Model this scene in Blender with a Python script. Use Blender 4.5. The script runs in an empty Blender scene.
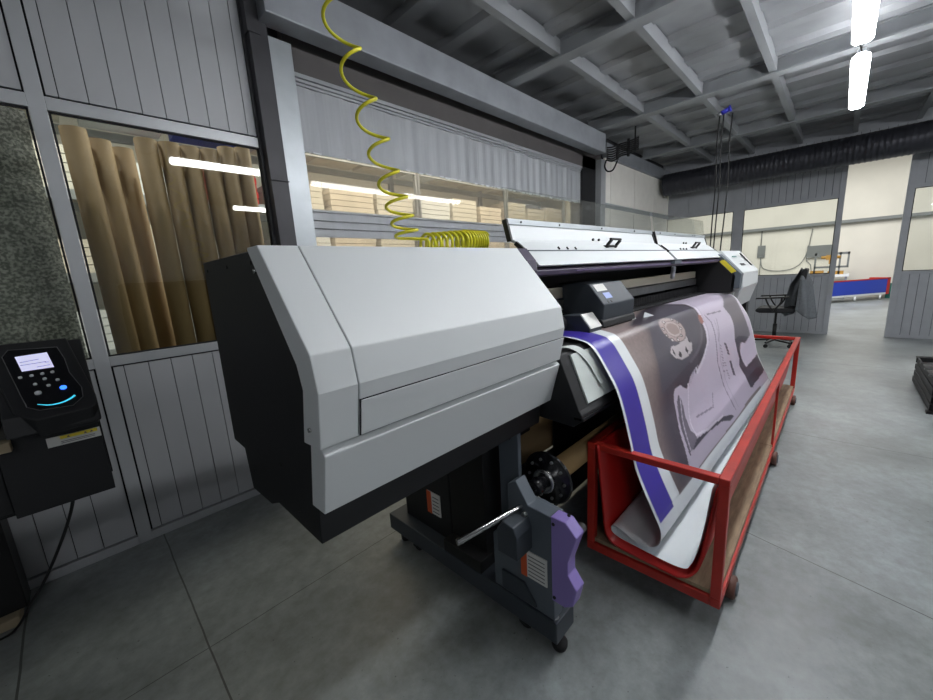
import bpy, bmesh, math, random
import numpy as np
from mathutils import Vector, Matrix
random.seed(7)
PI = math.pi
SC = bpy.context.scene
COL = SC.collection

# ------------------------------------------------------------------ colours / materials
def lin(c):
    c = c/255.0
    return c/12.92 if c <= .04045 else ((c+.055)/1.055)**2.4
def rgb(r, g, b): return (lin(r), lin(g), lin(b), 1.0)
def mat(name, col, rough=.5, metal=0., var=0., vscale=6., bump=0., bscale=60., emit=None, estr=0., spec=.5, stretch=None, coat=0.):
    m = bpy.data.materials.new(name); m.use_nodes = True
    nt = m.node_tree; b = nt.nodes['Principled BSDF']
    c = rgb(*col)
    b.inputs['Base Color'].default_value = c
    b.inputs['Roughness'].default_value = rough
    b.inputs['Metallic'].default_value = metal
    b.inputs['Specular IOR Level'].default_value = spec
    if coat: b.inputs['Coat Weight'].default_value = coat
    tc = nt.nodes.new('ShaderNodeTexCoord')
    src = tc.outputs['Object']
    if stretch:
        mp = nt.nodes.new('ShaderNodeMapping'); mp.inputs['Scale'].default_value = stretch
        nt.links.new(src, mp.inputs['Vector']); src = mp.outputs['Vector']
    if var:
        n = nt.nodes.new('ShaderNodeTexNoise'); n.inputs['Scale'].default_value = vscale; n.inputs['Detail'].default_value = 6
        nt.links.new(src, n.inputs['Vector'])
        r = nt.nodes.new('ShaderNodeValToRGB')
        r.color_ramp.elements[0].position = .3; r.color_ramp.elements[1].position = .7
        lo = 1-var; hi = 1+var
        r.color_ramp.elements[0].color = (c[0]*lo, c[1]*lo, c[2]*lo, 1)
        r.color_ramp.elements[1].color = (min(1, c[0]*hi), min(1, c[1]*hi), min(1, c[2]*hi), 1)
        nt.links.new(n.outputs['Fac'], r.inputs['Fac']); nt.links.new(r.outputs['Color'], b.inputs['Base Color'])
    if bump:
        n2 = nt.nodes.new('ShaderNodeTexNoise'); n2.inputs['Scale'].default_value = bscale; n2.inputs['Detail'].default_value = 4
        nt.links.new(src, n2.inputs['Vector'])
        bp = nt.nodes.new('ShaderNodeBump'); bp.inputs['Strength'].default_value = bump; bp.inputs['Distance'].default_value = .01
        nt.links.new(n2.outputs['Fac'], bp.inputs['Height']); nt.links.new(bp.outputs['Normal'], b.inputs['Normal'])
    if emit:
        b.inputs['Emission Color'].default_value = rgb(*emit); b.inputs['Emission Strength'].default_value = estr
    return m
def glass_mat(name, tint=(235, 240, 238), refl=1.0, haze=0., hazecol=(220, 220, 215)):
    m = bpy.data.materials.new(name); m.use_nodes = True; nt = m.node_tree
    nt.nodes.clear()
    out = nt.nodes.new('ShaderNodeOutputMaterial')
    tr = nt.nodes.new('ShaderNodeBsdfTransparent'); tr.inputs['Color'].default_value = rgb(*tint)
    gl = nt.nodes.new('ShaderNodeBsdfGlossy'); gl.inputs['Roughness'].default_value = .02
    gl.inputs['Color'].default_value = (refl, refl, refl, 1)
    lw = nt.nodes.new('ShaderNodeLayerWeight'); lw.inputs['Blend'].default_value = .5
    pw = nt.nodes.new('ShaderNodeMath'); pw.operation = 'POWER'; pw.inputs[1].default_value = 5; nt.links.new(lw.outputs['Facing'], pw.inputs[0])
    fr = nt.nodes.new('ShaderNodeMath'); fr.operation = 'MULTIPLY_ADD'; fr.inputs[1].default_value = .9; fr.inputs[2].default_value = .035; nt.links.new(pw.outputs[0], fr.inputs[0])
    mx = nt.nodes.new('ShaderNodeMixShader')
    nt.links.new(fr.outputs[0], mx.inputs[0]); nt.links.new(tr.outputs[0], mx.inputs[1]); nt.links.new(gl.outputs[0], mx.inputs[2])
    last = mx.outputs[0]
    if haze:
        d = nt.nodes.new('ShaderNodeBsdfDiffuse'); d.inputs['Color'].default_value = rgb(*hazecol)
        m2 = nt.nodes.new('ShaderNodeMixShader'); m2.inputs[0].default_value = haze
        nt.links.new(last, m2.inputs[1]); nt.links.new(d.outputs[0], m2.inputs[2]); last = m2.outputs[0]
    nt.links.new(last, out.inputs['Surface'])
    return m

M = {}
def defm(k, *a, **kw): M[k] = mat(k, *a, **kw)
defm('alu', (184, 187, 190), .42, .35, var=.06, vscale=3, bump=.02)
defm('alu_panel', (176, 178, 181), .5, .15, var=.04, vscale=2)
defm('alu_bright', (176, 182, 186), .38, .45, var=.08, vscale=5)
defm('dark_gap', (22, 24, 28), .8)
defm('dark_post', (62, 62, 66), .5, .2, var=.1)
defm('beam_steel', (160, 164, 170), .45, .45, var=.10, vscale=5, bump=.03)
defm('roof_steel', (148, 151, 154), .45, .35, var=.10, vscale=2, bump=.04, bscale=20)
defm('roof_deck', (146, 148, 151), .45, .4, var=.22, vscale=1.5, bump=.05, bscale=12)
defm('warm_panel', (244, 240, 232), .6, var=.03)
defm('cream_wall', (214, 211, 201), .8, var=.05, vscale=1.2)
defm('far_panel', (168, 171, 176), .5, .15, var=.05)
defm('shutter', (168, 171, 175), .5, .15, var=.05, vscale=3, stretch=(6, 1, .4))
defm('shutter_box', (92, 88, 88), .6, .1, var=.05)
defm('white_shell', (209, 213, 214), .42, bump=.015, bscale=300)
defm('white_shell_grey', (182, 182, 184), .5, bump=.02, bscale=300)
defm('black_shell', (19, 20, 23), .55, bump=.02, bscale=200)
defm('black', (9, 9, 11), .5)
defm('black_gloss', (14, 14, 18), .25)
defm('dark_grey_metal', (56, 62, 69), .5, .1, var=.04)
defm('mid_grey_metal', (86, 94, 102), .5, .1, var=.04)
defm('dark_purple', (52, 40, 66), .4)
defm('purple', (138, 120, 186), .45)
defm('steel', (190, 190, 190), .22, 1.)
defm('steel_dull', (140, 142, 142), .35, .9, var=.1, vscale=20)
defm('brass_rail', (214, 206, 188), .28, .6)
defm('cap_metal', (196, 196, 192), .35, .4)
defm('rubber', (20, 20, 22), .7)
defm('red_paint', (176, 44, 34), .38, var=.16, vscale=8, bump=.03)
defm('red_sheet', (186, 30, 26), .35)
defm('wood', (140, 122, 98), .75, var=.25, vscale=7, stretch=(1, 8, 8), bump=.08)
defm('white_paper', (226, 230, 232), .45)
defm('paper_grey', (205, 212, 208), .5)
defm('cardboard', (138, 114, 80), .75, var=.06, vscale=4)
defm('core_card', (168, 138, 92), .7, var=.08)
defm('yellow_hose', (212, 206, 40), .35)
defm('orange', (200, 84, 40), .5)
defm('label_white', (208, 208, 204), .5)
defm('label_ink', (96, 96, 98), .6)
defm('yellow', (226, 208, 60), .5)
defm('brown_rubber', (96, 62, 52), .55, var=.1)
defm('blue_sheet', (40, 70, 190), .4)
defm('blue_plug', (56, 60, 190), .4)
defm('cloth_grey', (108, 112, 116), .9, var=.15, vscale=30, bump=.15, bscale=120)
defm('chair_black', (26, 27, 30), .7)
defm('machine_yellow', (184, 140, 66), .5, .2)
defm('machine_grey', (120, 124, 124), .5, .2)
defm('duct_black', (56, 57, 64), .38, .35, var=.1, vscale=8)
defm('cable_black', (16, 16, 18), .6)
defm('skid_wood', (150, 136, 112), .8, var=.1)
defm('plank', (214, 206, 192), .7, var=.12, vscale=4)
defm('red_crate', (190, 40, 36), .5)
defm('teal', (40, 120, 110), .5)
defm('dial_button', (196, 198, 200), .4)
M['glass'] = glass_mat('glass', tint=(226, 228, 222), refl=1.)
M['far_glass'] = glass_mat('far_glass', tint=(248, 249, 247), refl=.8)
M['acrylic'] = glass_mat('acrylic', tint=(242, 244, 242), refl=.8, haze=.03)
M['pvc'] = glass_mat('pvc_window', tint=(236, 231, 219), refl=.4, haze=.14, hazecol=(214, 210, 202))
M['lamp'] = mat('lamp_tube', (255, 255, 255), emit=(250, 252, 255), estr=27.)
M['screen'] = mat('screen_glow', (200, 200, 230), emit=(205, 205, 238), estr=.42)
M['led_blue'] = mat('led_blue', (40, 90, 255), emit=(50, 110, 255), estr=1.4)
M['led_cyan'] = mat('led_cyan', (60, 200, 230), emit=(70, 205, 235), estr=.5)

def floor_mat():
    m = bpy.data.materials.new('painted_concrete'); m.use_nodes = True; nt = m.node_tree; N = nt.nodes; L = nt.links
    b = N['Principled BSDF']; tc = N.new('ShaderNodeTexCoord'); P = tc.outputs['Object']
    n1 = N.new('ShaderNodeTexNoise'); n1.inputs['Scale'].default_value = 1.1; n1.inputs['Detail'].default_value = 8; n1.inputs['Roughness'].default_value = .62
    n2 = N.new('ShaderNodeTexNoise'); n2.inputs['Scale'].default_value = 14; n2.inputs['Detail'].default_value = 8; n2.inputs['Roughness'].default_value = .7
    n3 = N.new('ShaderNodeTexNoise'); n3.inputs['Scale'].default_value = 55; n3.inputs['Detail'].default_value = 3
    for n in (n1, n2, n3): L.new(P, n.inputs['Vector'])
    r1 = N.new('ShaderNodeValToRGB'); r1.color_ramp.elements[0].position = .34; r1.color_ramp.elements[1].position = .68
    r1.color_ramp.elements[0].color = rgb(116, 121, 121); r1.color_ramp.elements[1].color = rgb(154, 161, 163)
    L.new(n1.outputs['Fac'], r1.inputs['Fac'])
    r2 = N.new('ShaderNodeValToRGB'); r2.color_ramp.elements[0].position = .35; r2.color_ramp.elements[1].position = .65
    r2.color_ramp.elements[0].color = (.72, .71, .69, 1); r2.color_ramp.elements[1].color = (1, 1, 1, 1)
    L.new(n2.outputs['Fac'], r2.inputs['Fac'])
    mu = N.new('ShaderNodeMix'); mu.data_type = 'RGBA'; mu.blend_type = 'MULTIPLY'; mu.inputs[0].default_value = 1
    L.new(r1.outputs['Color'], mu.inputs[6]); L.new(r2.outputs['Color'], mu.inputs[7])
    # specks of dirt
    r3 = N.new('ShaderNodeValToRGB'); r3.color_ramp.elements[0].position = .24; r3.color_ramp.elements[1].position = .30
    r3.color_ramp.elements[0].color = (.35, .35, .35, 1); r3.color_ramp.elements[1].color = (1, 1, 1, 1)
    L.new(n3.outputs['Fac'], r3.inputs['Fac'])
    mu2 = N.new('ShaderNodeMix'); mu2.data_type = 'RGBA'; mu2.blend_type = 'MULTIPLY'; mu2.inputs[0].default_value = 1
    L.new(mu.outputs[2], mu2.inputs[6]); L.new(r3.outputs['Color'], mu2.inputs[7])
    # saw-cut joints: |a*x+b*y-c| < w
    sep = N.new('ShaderNodeSeparateXYZ')
    wn = N.new('ShaderNodeTexNoise'); wn.inputs['Scale'].default_value = 3
    L.new(P, wn.inputs['Vector']); L.new(P, sep.inputs[0])
    def math_(op, a, bb):
        x = N.new('ShaderNodeMath'); x.operation = op
        for i, v in enumerate((a, bb)):
            if isinstance(v, (int, float)): x.inputs[i].default_value = v
            elif v is not None: L.new(v, x.inputs[i])
        return x.outputs[0]
    wob = math_('MULTIPLY', math_('SUBTRACT', wn.outputs['Fac'], .5), .012)
    tot = None
    for (a, c, w, off, lo, hi) in ((1, 0, .0036, .16, -9, 9), (0, 1, .0022, 1.91, -9, 9), (1, 0, .003, 4.38, -9, 9), (1, -.25, .003, 2.477, -9, .4), (1, 0, .0045, -.445, -9, 9), (1, 0, .004, 7.6, -9, 9)):
        e = math_('ADD', math_('MULTIPLY', sep.outputs[0], a), math_('MULTIPLY', sep.outputs[1], c))
        e = math_('ABSOLUTE', math_('SUBTRACT', math_('ADD', e, wob), off), None)
        k = math_('LESS_THAN', e, w)
        if hi < 5: k = math_('MULTIPLY', k, math_('LESS_THAN', sep.outputs[1], hi))
        tot = k if tot is None else math_('MAXIMUM', tot, k)
    mj = N.new('ShaderNodeMix'); mj.data_type = 'RGBA'; L.new(math_('MULTIPLY', tot, .8), mj.inputs[0])
    L.new(mu2.outputs[2], mj.inputs[6]); mj.inputs[7].default_value = rgb(46, 46, 44)
    L.new(mj.outputs[2], b.inputs['Base Color'])
    rr = N.new('ShaderNodeMapRange'); rr.inputs['To Min'].default_value = .26; rr.inputs['To Max'].default_value = .52
    L.new(n2.outputs['Fac'], rr.inputs['Value']); L.new(rr.outputs[0], b.inputs['Roughness'])
    bp = N.new('ShaderNodeBump'); bp.inputs['Strength'].default_value = .06; bp.inputs['Distance'].default_value = .01
    L.new(n2.outputs['Fac'], bp.inputs['Height']); L.new(bp.outputs[0], b.inputs['Normal'])
    return m
M['floor'] = floor_mat()

def stone_fabric_mat():
    m = bpy.data.materials.new('mottled_wrap'); m.use_nodes = True; nt = m.node_tree; N = nt.nodes; L = nt.links
    b = N['Principled BSDF']; tc = N.new('ShaderNodeTexCoord')
    n = N.new('ShaderNodeTexNoise'); n.inputs['Scale'].default_value = 62; n.inputs['Detail'].default_value = 5
    v = N.new('ShaderNodeTexVoronoi'); v.inputs['Scale'].default_value = 60
    L.new(tc.outputs['Object'], n.inputs['Vector']); L.new(tc.outputs['Object'], v.inputs['Vector'])
    r = N.new('ShaderNodeValToRGB'); r.color_ramp.elements[0].position = .42; r.color_ramp.elements[1].position = .62
    r.color_ramp.elements[0].color = rgb(128, 131, 131); r.color_ramp.elements[1].color = rgb(208, 210, 210)
    L.new(n.outputs['Fac'], r.inputs['Fac']); L.new(r.outputs['Color'], b.inputs['Base Color'])
    b.inputs['Roughness'].default_value = .8
    bp = N.new('ShaderNodeBump'); bp.inputs['Strength'].default_value = .5; L.new(v.outputs['Distance'], bp.inputs['Height']); L.new(bp.outputs[0], b.inputs['Normal'])
    return m
M['mottled'] = stone_fabric_mat()
def print_mat():
    m = bpy.data.materials.new('printed_vinyl'); m.use_nodes = True; nt = m.node_tree; N = nt.nodes
    b = N['Principled BSDF']; a = N.new('ShaderNodeAttribute'); a.attribute_name = 'print'
    nt.links.new(a.outputs['Color'], b.inputs['Base Color']); b.inputs['Roughness'].default_value = .33
    return m
M['print'] = print_mat()

# ------------------------------------------------------------------ mesh builder
class MB:
    def __init__(s): s.bm = bmesh.new()
    def box(s, x0, x1, y0, y1, z0, z1, k=0.):
        # k shears Y with X (dy = -k*(x-1.5))
        vs = [s.bm.verts.new((x, y-k*(x-1.5), z)) for x in (x0, x1) for y in (y0, y1) for z in (z0, z1)]
        for f in ((0, 1, 3, 2), (4, 6, 7, 5), (0, 4, 5, 1), (2, 3, 7, 6), (0, 2, 6, 4), (1, 5, 7, 3)):
            s.bm.faces.new([vs[i] for i in f])
        return s
    def prism_x(s, prof, x0, x1, k=0.):
        # closed (y,z) polygon swept in X
        n = len(prof)
        a = [s.bm.verts.new((x0, y-k*(x0-1.5), z)) for y, z in prof]
        b = [s.bm.verts.new((x1, y-k*(x1-1.5), z)) for y, z in prof]
        s.bm.faces.new(a); s.bm.faces.new(b[::-1])
        for i in range(n):
            j = (i+1) % n
            s.bm.faces.new((a[i], b[i], b[j], a[j]))
        return s
    def prism(s, pts, d):
        # closed 3-D polygon extruded by vector d
        d = Vector(d)
        a = [s.bm.verts.new(p) for p in pts]; b = [s.bm.verts.new(Vector(p)+d) for p in pts]
        s.bm.faces.new(a); s.bm.faces.new(b[::-1]); n = len(pts)
        for i in range(n):
            j = (i+1) % n; s.bm.faces.new((a[i], b[i], b[j], a[j]))
        return s
    def quad(s, *p):
        s.bm.faces.new([s.bm.verts.new(q) for q in p]); return s
    def cyl(s, p0, p1, r, r2=None, seg=20, caps=True):
        p0 = Vector(p0); p1 = Vector(p1); r2 = r if r2 is None else r2
        d = (p1-p0).normalized(); u = d.orthogonal().normalized(); v = d.cross(u)
        A = []; B = []
        for i in range(seg):
            t = 2*PI*i/seg; w = u*math.cos(t)+v*math.sin(t)
            A.append(s.bm.verts.new(p0+w*r)); B.append(s.bm.verts.new(p1+w*r2))
        for i in range(seg):
            j = (i+1) % seg; f = s.bm.faces.new((A[i], A[j], B[j], B[i])); f.smooth = True
        if caps: s.bm.faces.new(A[::-1]); s.bm.faces.new(B)
        return s
    def lathe(s, p0, ax, prof, seg=28, smooth=True):
        # prof: (distance along axis, radius)
        p0 = Vector(p0); d = Vector(ax).normalized(); u = d.orthogonal().normalized(); v = d.cross(u); R = []
        for t, r in prof:
            R.append([s.bm.verts.new(p0+d*t+(u*math.cos(2*PI*i/seg)+v*math.sin(2*PI*i/seg))*r) for i in range(seg)])
        for a, b in zip(R, R[1:]):
            for i in range(seg):
                j = (i+1) % seg; f = s.bm.faces.new((a[i], a[j], b[j], b[i])); f.smooth = smooth
        if prof[0][1] > 1e-4: s.bm.faces.new(R[0][::-1])
        if prof[-1][1] > 1e-4: s.bm.faces.new(R[-1])
        return s
    def tube(s, pts, r, seg=8):
        pts = [Vector(p) for p in pts]; n = len(pts); rings = []; u = None
        for i, p in enumerate(pts):
            d = (pts[min(i+1, n-1)]-pts[max(i-1, 0)]).normalized()
            if u is None: u = d.orthogonal().normalized()
            else:
                u = (u-d*u.dot(d)); u = u.normalized() if u.length > 1e-6 else d.orthogonal().normalized()
            v = d.cross(u)
            rings.append([s.bm.verts.new(p+(u*math.cos(2*PI*k/seg)+v*math.sin(2*PI*k/seg))*r) for k in range(seg)])
        for a, b in zip(rings, rings[1:]):
            for k in range(seg):
                j = (k+1) % seg; f = s.bm.faces.new((a[k], a[j], b[j], b[k])); f.smooth = True
        s.bm.faces.new(rings[0][::-1]); s.bm.faces.new(rings[-1])
        return s
    def ball(s, c, r, sx=1, sy=1, sz=1):
        g = bmesh.ops.create_uvsphere(s.bm, u_segments=16, v_segments=10, radius=r)
        for v in g['verts']: v.co = Vector((v.co.x*sx, v.co.y*sy, v.co.z*sz))+Vector(c)
        for f in s.bm.faces:
            if all(v in g['verts'] for v in f.verts[:1]): f.smooth = True
        return s

def wloc(o):
    v = Vector((0, 0, 0))
    while o is not None: v += o.location; o = o.parent
    return v
def build(mb, name, m, parent=None, bevel=0., loc=None, solid=0.):
    bm = mb.bm
    bmesh.ops.recalc_face_normals(bm, faces=bm.faces)
    if parent is None and loc is None:
        xs = [v.co for v in bm.verts]
        loc = ((min(v.x for v in xs)+max(v.x for v in xs))/2, (min(v.y for v in xs)+max(v.y for v in xs))/2, min(v.z for v in xs))
    off = wloc(parent) if parent is not None else Vector(loc)
    bmesh.ops.translate(bm, vec=-off, verts=bm.verts)
    me = bpy.data.meshes.new(name); bm.to_mesh(me); bm.free()
    for x in (m if isinstance(m, (list, tuple)) else [m]): me.materials.append(M[x] if isinstance(x, str) else x)
    o = bpy.data.objects.new(name, me); COL.objects.link(o)
    if parent is not None: o.parent = parent
    else: o.location = off
    if bevel:
        md = o.modifiers.new('bevel', 'BEVEL'); md.width = bevel; md.segments = 2; md.limit_method = 'ANGLE'; md.angle_limit = math.radians(25)
    if solid:
        md = o.modifiers.new('solid', 'SOLIDIFY'); md.thickness = solid; md.offset = 0
    return o
def thing(name, label, cat, loc, group=None):
    o = bpy.data.objects.new(name, None); COL.objects.link(o); o.location = loc; o.empty_display_size = .1
    o['label'] = label; o['category'] = cat
    if group: o['group'] = group
    return o
def tag(o, label, cat, group=None):
    o['label'] = label; o['category'] = cat
    if group: o['group'] = group
    return o
def struct(mb, name, m, bevel=0.):
    o = build(mb, name, m, None, bevel, loc=(0, 0, 0)); o['kind'] = 'structure'; return o
def children(o): return [c for c in COL.objects if c.parent == o]
def copy_tree(o, parent=None, dloc=None):
    kids = children(o); c = o.copy(); COL.objects.link(c)
    if parent is not None: c.parent = parent
    if dloc is not None: c.location = Vector(o.location)+Vector(dloc)
    for k in kids: copy_tree(k, c)
    return c
def smooth_path(pts, n=8):
    P = [Vector(p) for p in pts]; out = []
    for i in range(len(P)-1):
        p0 = P[max(i-1, 0)]; p1 = P[i]; p2 = P[i+1]; p3 = P[min(i+2, len(P)-1)]
        for k in range(n):
            t = k/n
            out.append(.5*((2*p1)+(-p0+p2)*t+(2*p0-5*p1+4*p2-p3)*t*t+(-p0+3*p1-3*p2+p3)*t**3))
    out.append(P[-1]); return out

# ------------------------------------------------------------------ the room
YW = 3.13          # inner face of the left partition
XF = 10.4          # face of the far partition
struct(MB().box(-3.5, 23, -6.5, 8.4, -.06, 0), 'floor', 'floor')
# ceiling: deck with hanging ribs
c = MB().box(-3.5, XF+.1, -6.5, 3.3, 3.86, 3.92)
x = -3.3
while x < XF:
    if abs(((x-1.62+4.6) % 2.32)) > .12: c.prism([(x-.11, -6.5, 3.86), (x+.11, -6.5, 3.86), (x+.07, -6.5, 3.815), (x-.07, -6.5, 3.815)], (0, 9.7, 0))
    x += .58
struct(c, 'ceiling', 'roof_deck')
trim = [0]
def trim_name(): trim[0] += 1; return 'trim_%d' % trim[0]
for xb in (-.7, 1.62, 3.92, 6.22, 8.6):
    b = MB().box(xb-.075, xb+.075, -6.5, 3.1, 3.68, 3.70).box(xb-.012, xb+.012, -6.5, 3.1, 3.70, 3.85).box(xb-.055, xb+.055, -6.5, 3.1, 3.845, 3.86)
    struct(b, trim_name(), 'roof_steel')
for yp in (2.26, 1.53, .78, .03, -.72, -1.47, -2.22, -2.97, -3.72, -4.5):
    for xa, xb in ((-.64, 1.56), (1.68, 3.86), (3.98, 6.16), (6.28, 8.54), (8.66, XF)):
        b = MB().box(xa, xb, yp-.035, yp+.035, 3.705, 3.715).box(xa, xb, yp-.035, yp-.025, 3.715, 3.83).box(xa, xb, yp-.035, yp+.03, 3.83, 3.84)
        struct(b, trim_name(), 'roof_steel')

# left partition wall: tongue-and-groove boards with a dark backing
w = MB()
def boards_x(mb, xs, z0, z1, y=YW, t=.018):
    for a, b in zip(xs, xs[1:]): mb.box(a+.0022, b-.0022, y, y+t, z0, z1)
top_xs = [.112, .162, .281, .397, .515, .632, .749, .865, .981, 1.098, 1.158]
boards_x(w, top_xs, 2.665, 3.84); boards_x(w, top_xs, .065, 1.168)
left_xs = [-3.4+.117*i for i in range(29)]+[.035]
left_xs = [v for v in left_xs if v < .02]+[.030]
boards_x(w, left_xs, 2.665, 3.84); boards_x(w, left_xs, .065, 1.168)
struct(w, 'wall_left', 'alu_panel')
w = MB().box(-3.4, 1.2, YW+.019, YW+.03, .0, 1.2).box(-3.4, 1.2, YW+.019, YW+.03, 2.62, 3.86)
struct(w, trim_name(), 'dark_gap')
# frames round the panels and windows
fr = MB()
for (x0, x1) in ((.036, .104), (-1.32, -1.25), (-2.7, -2.63)): fr.box(x0, x1, YW-.012, YW+.04, 0, 3.86)
fr.box(-3.4, .036, YW-.012, YW+.04, 2.585, 2.652).box(.104, 1.16, YW-.012, YW+.04, 2.585, 2.652)
fr.box(-3.4, .036, YW-.012, YW+.04, 1.178, 1.235).box(.104, 1.16, YW-.012, YW+.04, 1.178, 1.235)
fr.box(-3.4, .036, YW-.012, YW+.04, 0, .055).box(.104, 1.16, YW-.012, YW+.04, 0, .055)
struct(fr, trim_name(), 'alu', .002)
for n, (x0, x1) in enumerate(((.112, 1.152), (-1.245, .028))):
    win = build(MB().box(x0-.006, x1+.006, YW+.004, YW+.012, 1.236, 1.246).box(x0-.006, x1+.006, YW+.004, YW+.012, 2.574, 2.584).box(x0-.006, x0+.004, YW+.004, YW+.012, 1.24, 2.58).box(x1-.004, x1+.006, YW+.004, YW+.012, 1.24, 2.58), 'window_%d' % (n+1), 'dark_gap', None, loc=(0, 0, 0))
    win['kind'] = 'structure'
    build(MB().box(x0, x1, YW+.006, YW+.011, 1.24, 2.58), 'pane', 'glass', win)
# dark corner post and bright column
struct(MB().box(1.155, 1.175, YW-.02, YW+.05, 0, 3.6).box(1.175, 1.30, YW-.09, YW+.08, 0, 3.6).box(1.175, 1.305, YW-.1, YW-.09, 2.35, 2.36), trim_name(), 'dark_post', .003)
struct(MB().box(1.305, 1.468, YW-.07, YW+.10, 0, 3.33), trim_name(), 'alu_bright', .003)
# big lintel beam of the roller shutter opening
struct(MB().prism_x([(2.90, 3.39), (2.90, 3.665), (3.0, 3.665), (3.07, 3.45), (3.07, 3.385), (2.905, 3.385)], 1.245, 6.42), trim_name(), 'beam_steel', .003)
struct(MB().box(1.165, 1.245, 3.03, 3.2, 3.30, 3.9), trim_name(), 'dark_post')
struct(MB().box(1.47, 6.9, 3.2, 3.5, 3.22, 3.62), trim_name(), 'shutter_box')
s = MB()
for i, (y, z0, z1) in enumerate(((3.20, 3.19, 3.22), (3.215, 3.165, 3.188), (3.23, 3.145, 3.163))): s.box(1.5, 6.25, y, y+.06, z0, z1)
struct(s, trim_name(), 'shutter')
# shutter curtain in two grey bands with a clear strip between
cur = MB()
nx = 160
for (z0, z1) in ((2.655, 3.15), (1.985, 2.20)):
    for i in range(nx):
        xa = 1.5+4.72*i/nx; xb = 1.5+4.72*(i+1)/nx
        ya = 3.245+.006*math.sin(xa*16)*(1 if z0 > 2.3 else .2)+.004*math.sin(xa*41+1)*(1 if z0 > 2.3 else .1); yb = 3.245+.006*math.sin(xb*16)*(1 if z0 > 2.3 else .2)+.004*math.sin(xb*41+1)*(1 if z0 > 2.3 else .1)
        cur.prism([(xa, ya, z0), (xb, yb, z0), (xb, yb, z1), (xa, ya, z1)], (0, .012, 0))
cur.box(1.5, 6.22, 3.225, 3.26, 2.055, 2.065).box(1.5, 6.22, 3.225, 3.26, 2.12, 2.128).box(1.5, 6.22, 3.23, 3.26, 2.19, 2.205)
cur.box(1.5, 6.22, 3.235, 3.26, 0, .95)
struct(cur, 'door_1', 'shutter')
d = build(MB().box(1.5, 6.22, 3.248, 3.251, 2.205, 2.655).box(1.5, 6.22, 3.248, 3.251, .95, 1.985), 'window_3', 'pvc', None, loc=(0, 0, 0)); d['kind'] = 'structure'
# frayed bright edge along the bottom of the upper band
s = MB(); random.seed(3); xx = 1.52
while xx < 6.1:
    l = random.uniform(.015, .07)
    if random.random() < .6: s.box(xx, xx+l, 3.225, 3.235, 2.648+random.uniform(-.006, .004), 2.656+random.uniform(0, .006))
    xx += l+random.uniform(.01, .05)
struct(s, trim_name(), 'white_paper')
# far end of the opening
struct(MB().box(6.22, 6.72, 3.2, 3.42, 0, 3.40), trim_name(), 'black_shell')
struct(MB().box(6.70, 6.88, YW-.03, YW+.10, 0, 3.39), trim_name(), 'alu', .003)
w = MB()
for a, b in ((6.90, 7.14), (7.16, 8.27), (8.29, 9.42), (9.44, 10.38)):
    w.box(a, b, YW, YW+.03, 2.70, 3.44); w.box(a, b, YW, YW+.03, 0, 2.62)
struct(w, 'wall_left.001', 'warm_panel')
struct(MB().box(6.88, 10.4, YW+.032, YW+.05, 0, 3.5), trim_name(), 'dark_gap')
struct(MB().box(6.88, 10.4, YW-.02, YW+.03, 2.62, 2.70), trim_name(), 'alu_bright', .003)
struct(MB().box(6.88, 10.4, YW-.04, YW+.05, 3.45, 3.68), trim_name(), 'beam_steel', .003)

# far partition with windows and an open doorway
f = MB()
def boards_y(mb, ya, yb, z0, z1, step=.115):
    n = max(1, round(abs(yb-ya)/step)); s_ = (yb-ya)/n
    for i in range(n): mb.box(XF, XF+.02, ya+s_*i+.003, ya+s_*(i+1)-.003, z0, z1)
boards_y(f, 1.79, 3.13, 2.64, 3.7, .45); boards_y(f, .13, 1.60, 2.66, 3.7)
boards_y(f, 1.79, 3.13, .04, 1.16); boards_y(f, .13, 1.60, .04, 1.16)
boards_y(f, -6.5, -.79, .04, 1.16); boards_y(f, -6.5, -.79, 2.66, 3.7)
boards_y(f, -.71, .06, 3.18, 3.7)
struct(f, 'wall_far', 'far_panel')
bk = MB()
for (a, b, z0, z1) in ((1.79, 3.13, 2.64, 3.7), (.13, 1.6, 2.64, 3.7), (1.79, 3.13, 0, 1.17), (.13, 1.6, 0, 1.17), (-6.5, -.80, 0, 1.17), (-6.5, -.80, 2.64, 3.7), (-.80, .14, 3.17, 3.7)): bk.box(XF+.021, XF+.035, a, b, z0, z1)
struct(bk, trim_name(), 'dark_gap')
f = MB()
for a, b in ((1.60, 1.79), (.06, .14), (-.80, -.71), (-2.4, -2.3), (-4, -3.9)): f.box(XF-.02, XF+.05, a, b, 0, 3.7)
for a, b in ((.14, 1.60), (1.79, 3.13), (-2.3, -.80), (-3.9, -2.4)): f.box(XF-.015, XF+.04, a, b, 1.15, 1.20).box(XF-.015, XF+.04, a, b, 2.6, 2.66).box(XF-.015, XF+.04, a, b, 0, .05)
struct(f, trim_name(), 'far_panel', .003)
for n, (a, b) in enumerate(((.14, 1.60), (1.79, 3.13), (-2.3, -.80), (-3.9, -2.4))):
    win = build(MB().box(XF-.004, XF+.004, a, b, 1.20, 1.212).box(XF-.004, XF+.004, a, b, 2.59, 2.60).box(XF-.004, XF+.004, a, a+.012, 1.2, 2.6).box(XF-.004, XF+.004, b-.012, b, 1.2, 2.6), 'window_%d' % (n+4), 'dark_gap', None, loc=(0, 0, 0)); win['kind'] = 'structure'
    build(MB().box(XF, XF+.004, a, b, 1.20, 2.6), 'pane', 'far_glass', win)
struct(MB().box(XF+.06, XF+.1, -6.5, 3.3, 3.7, 4.2), trim_name(), 'far_panel')

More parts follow.
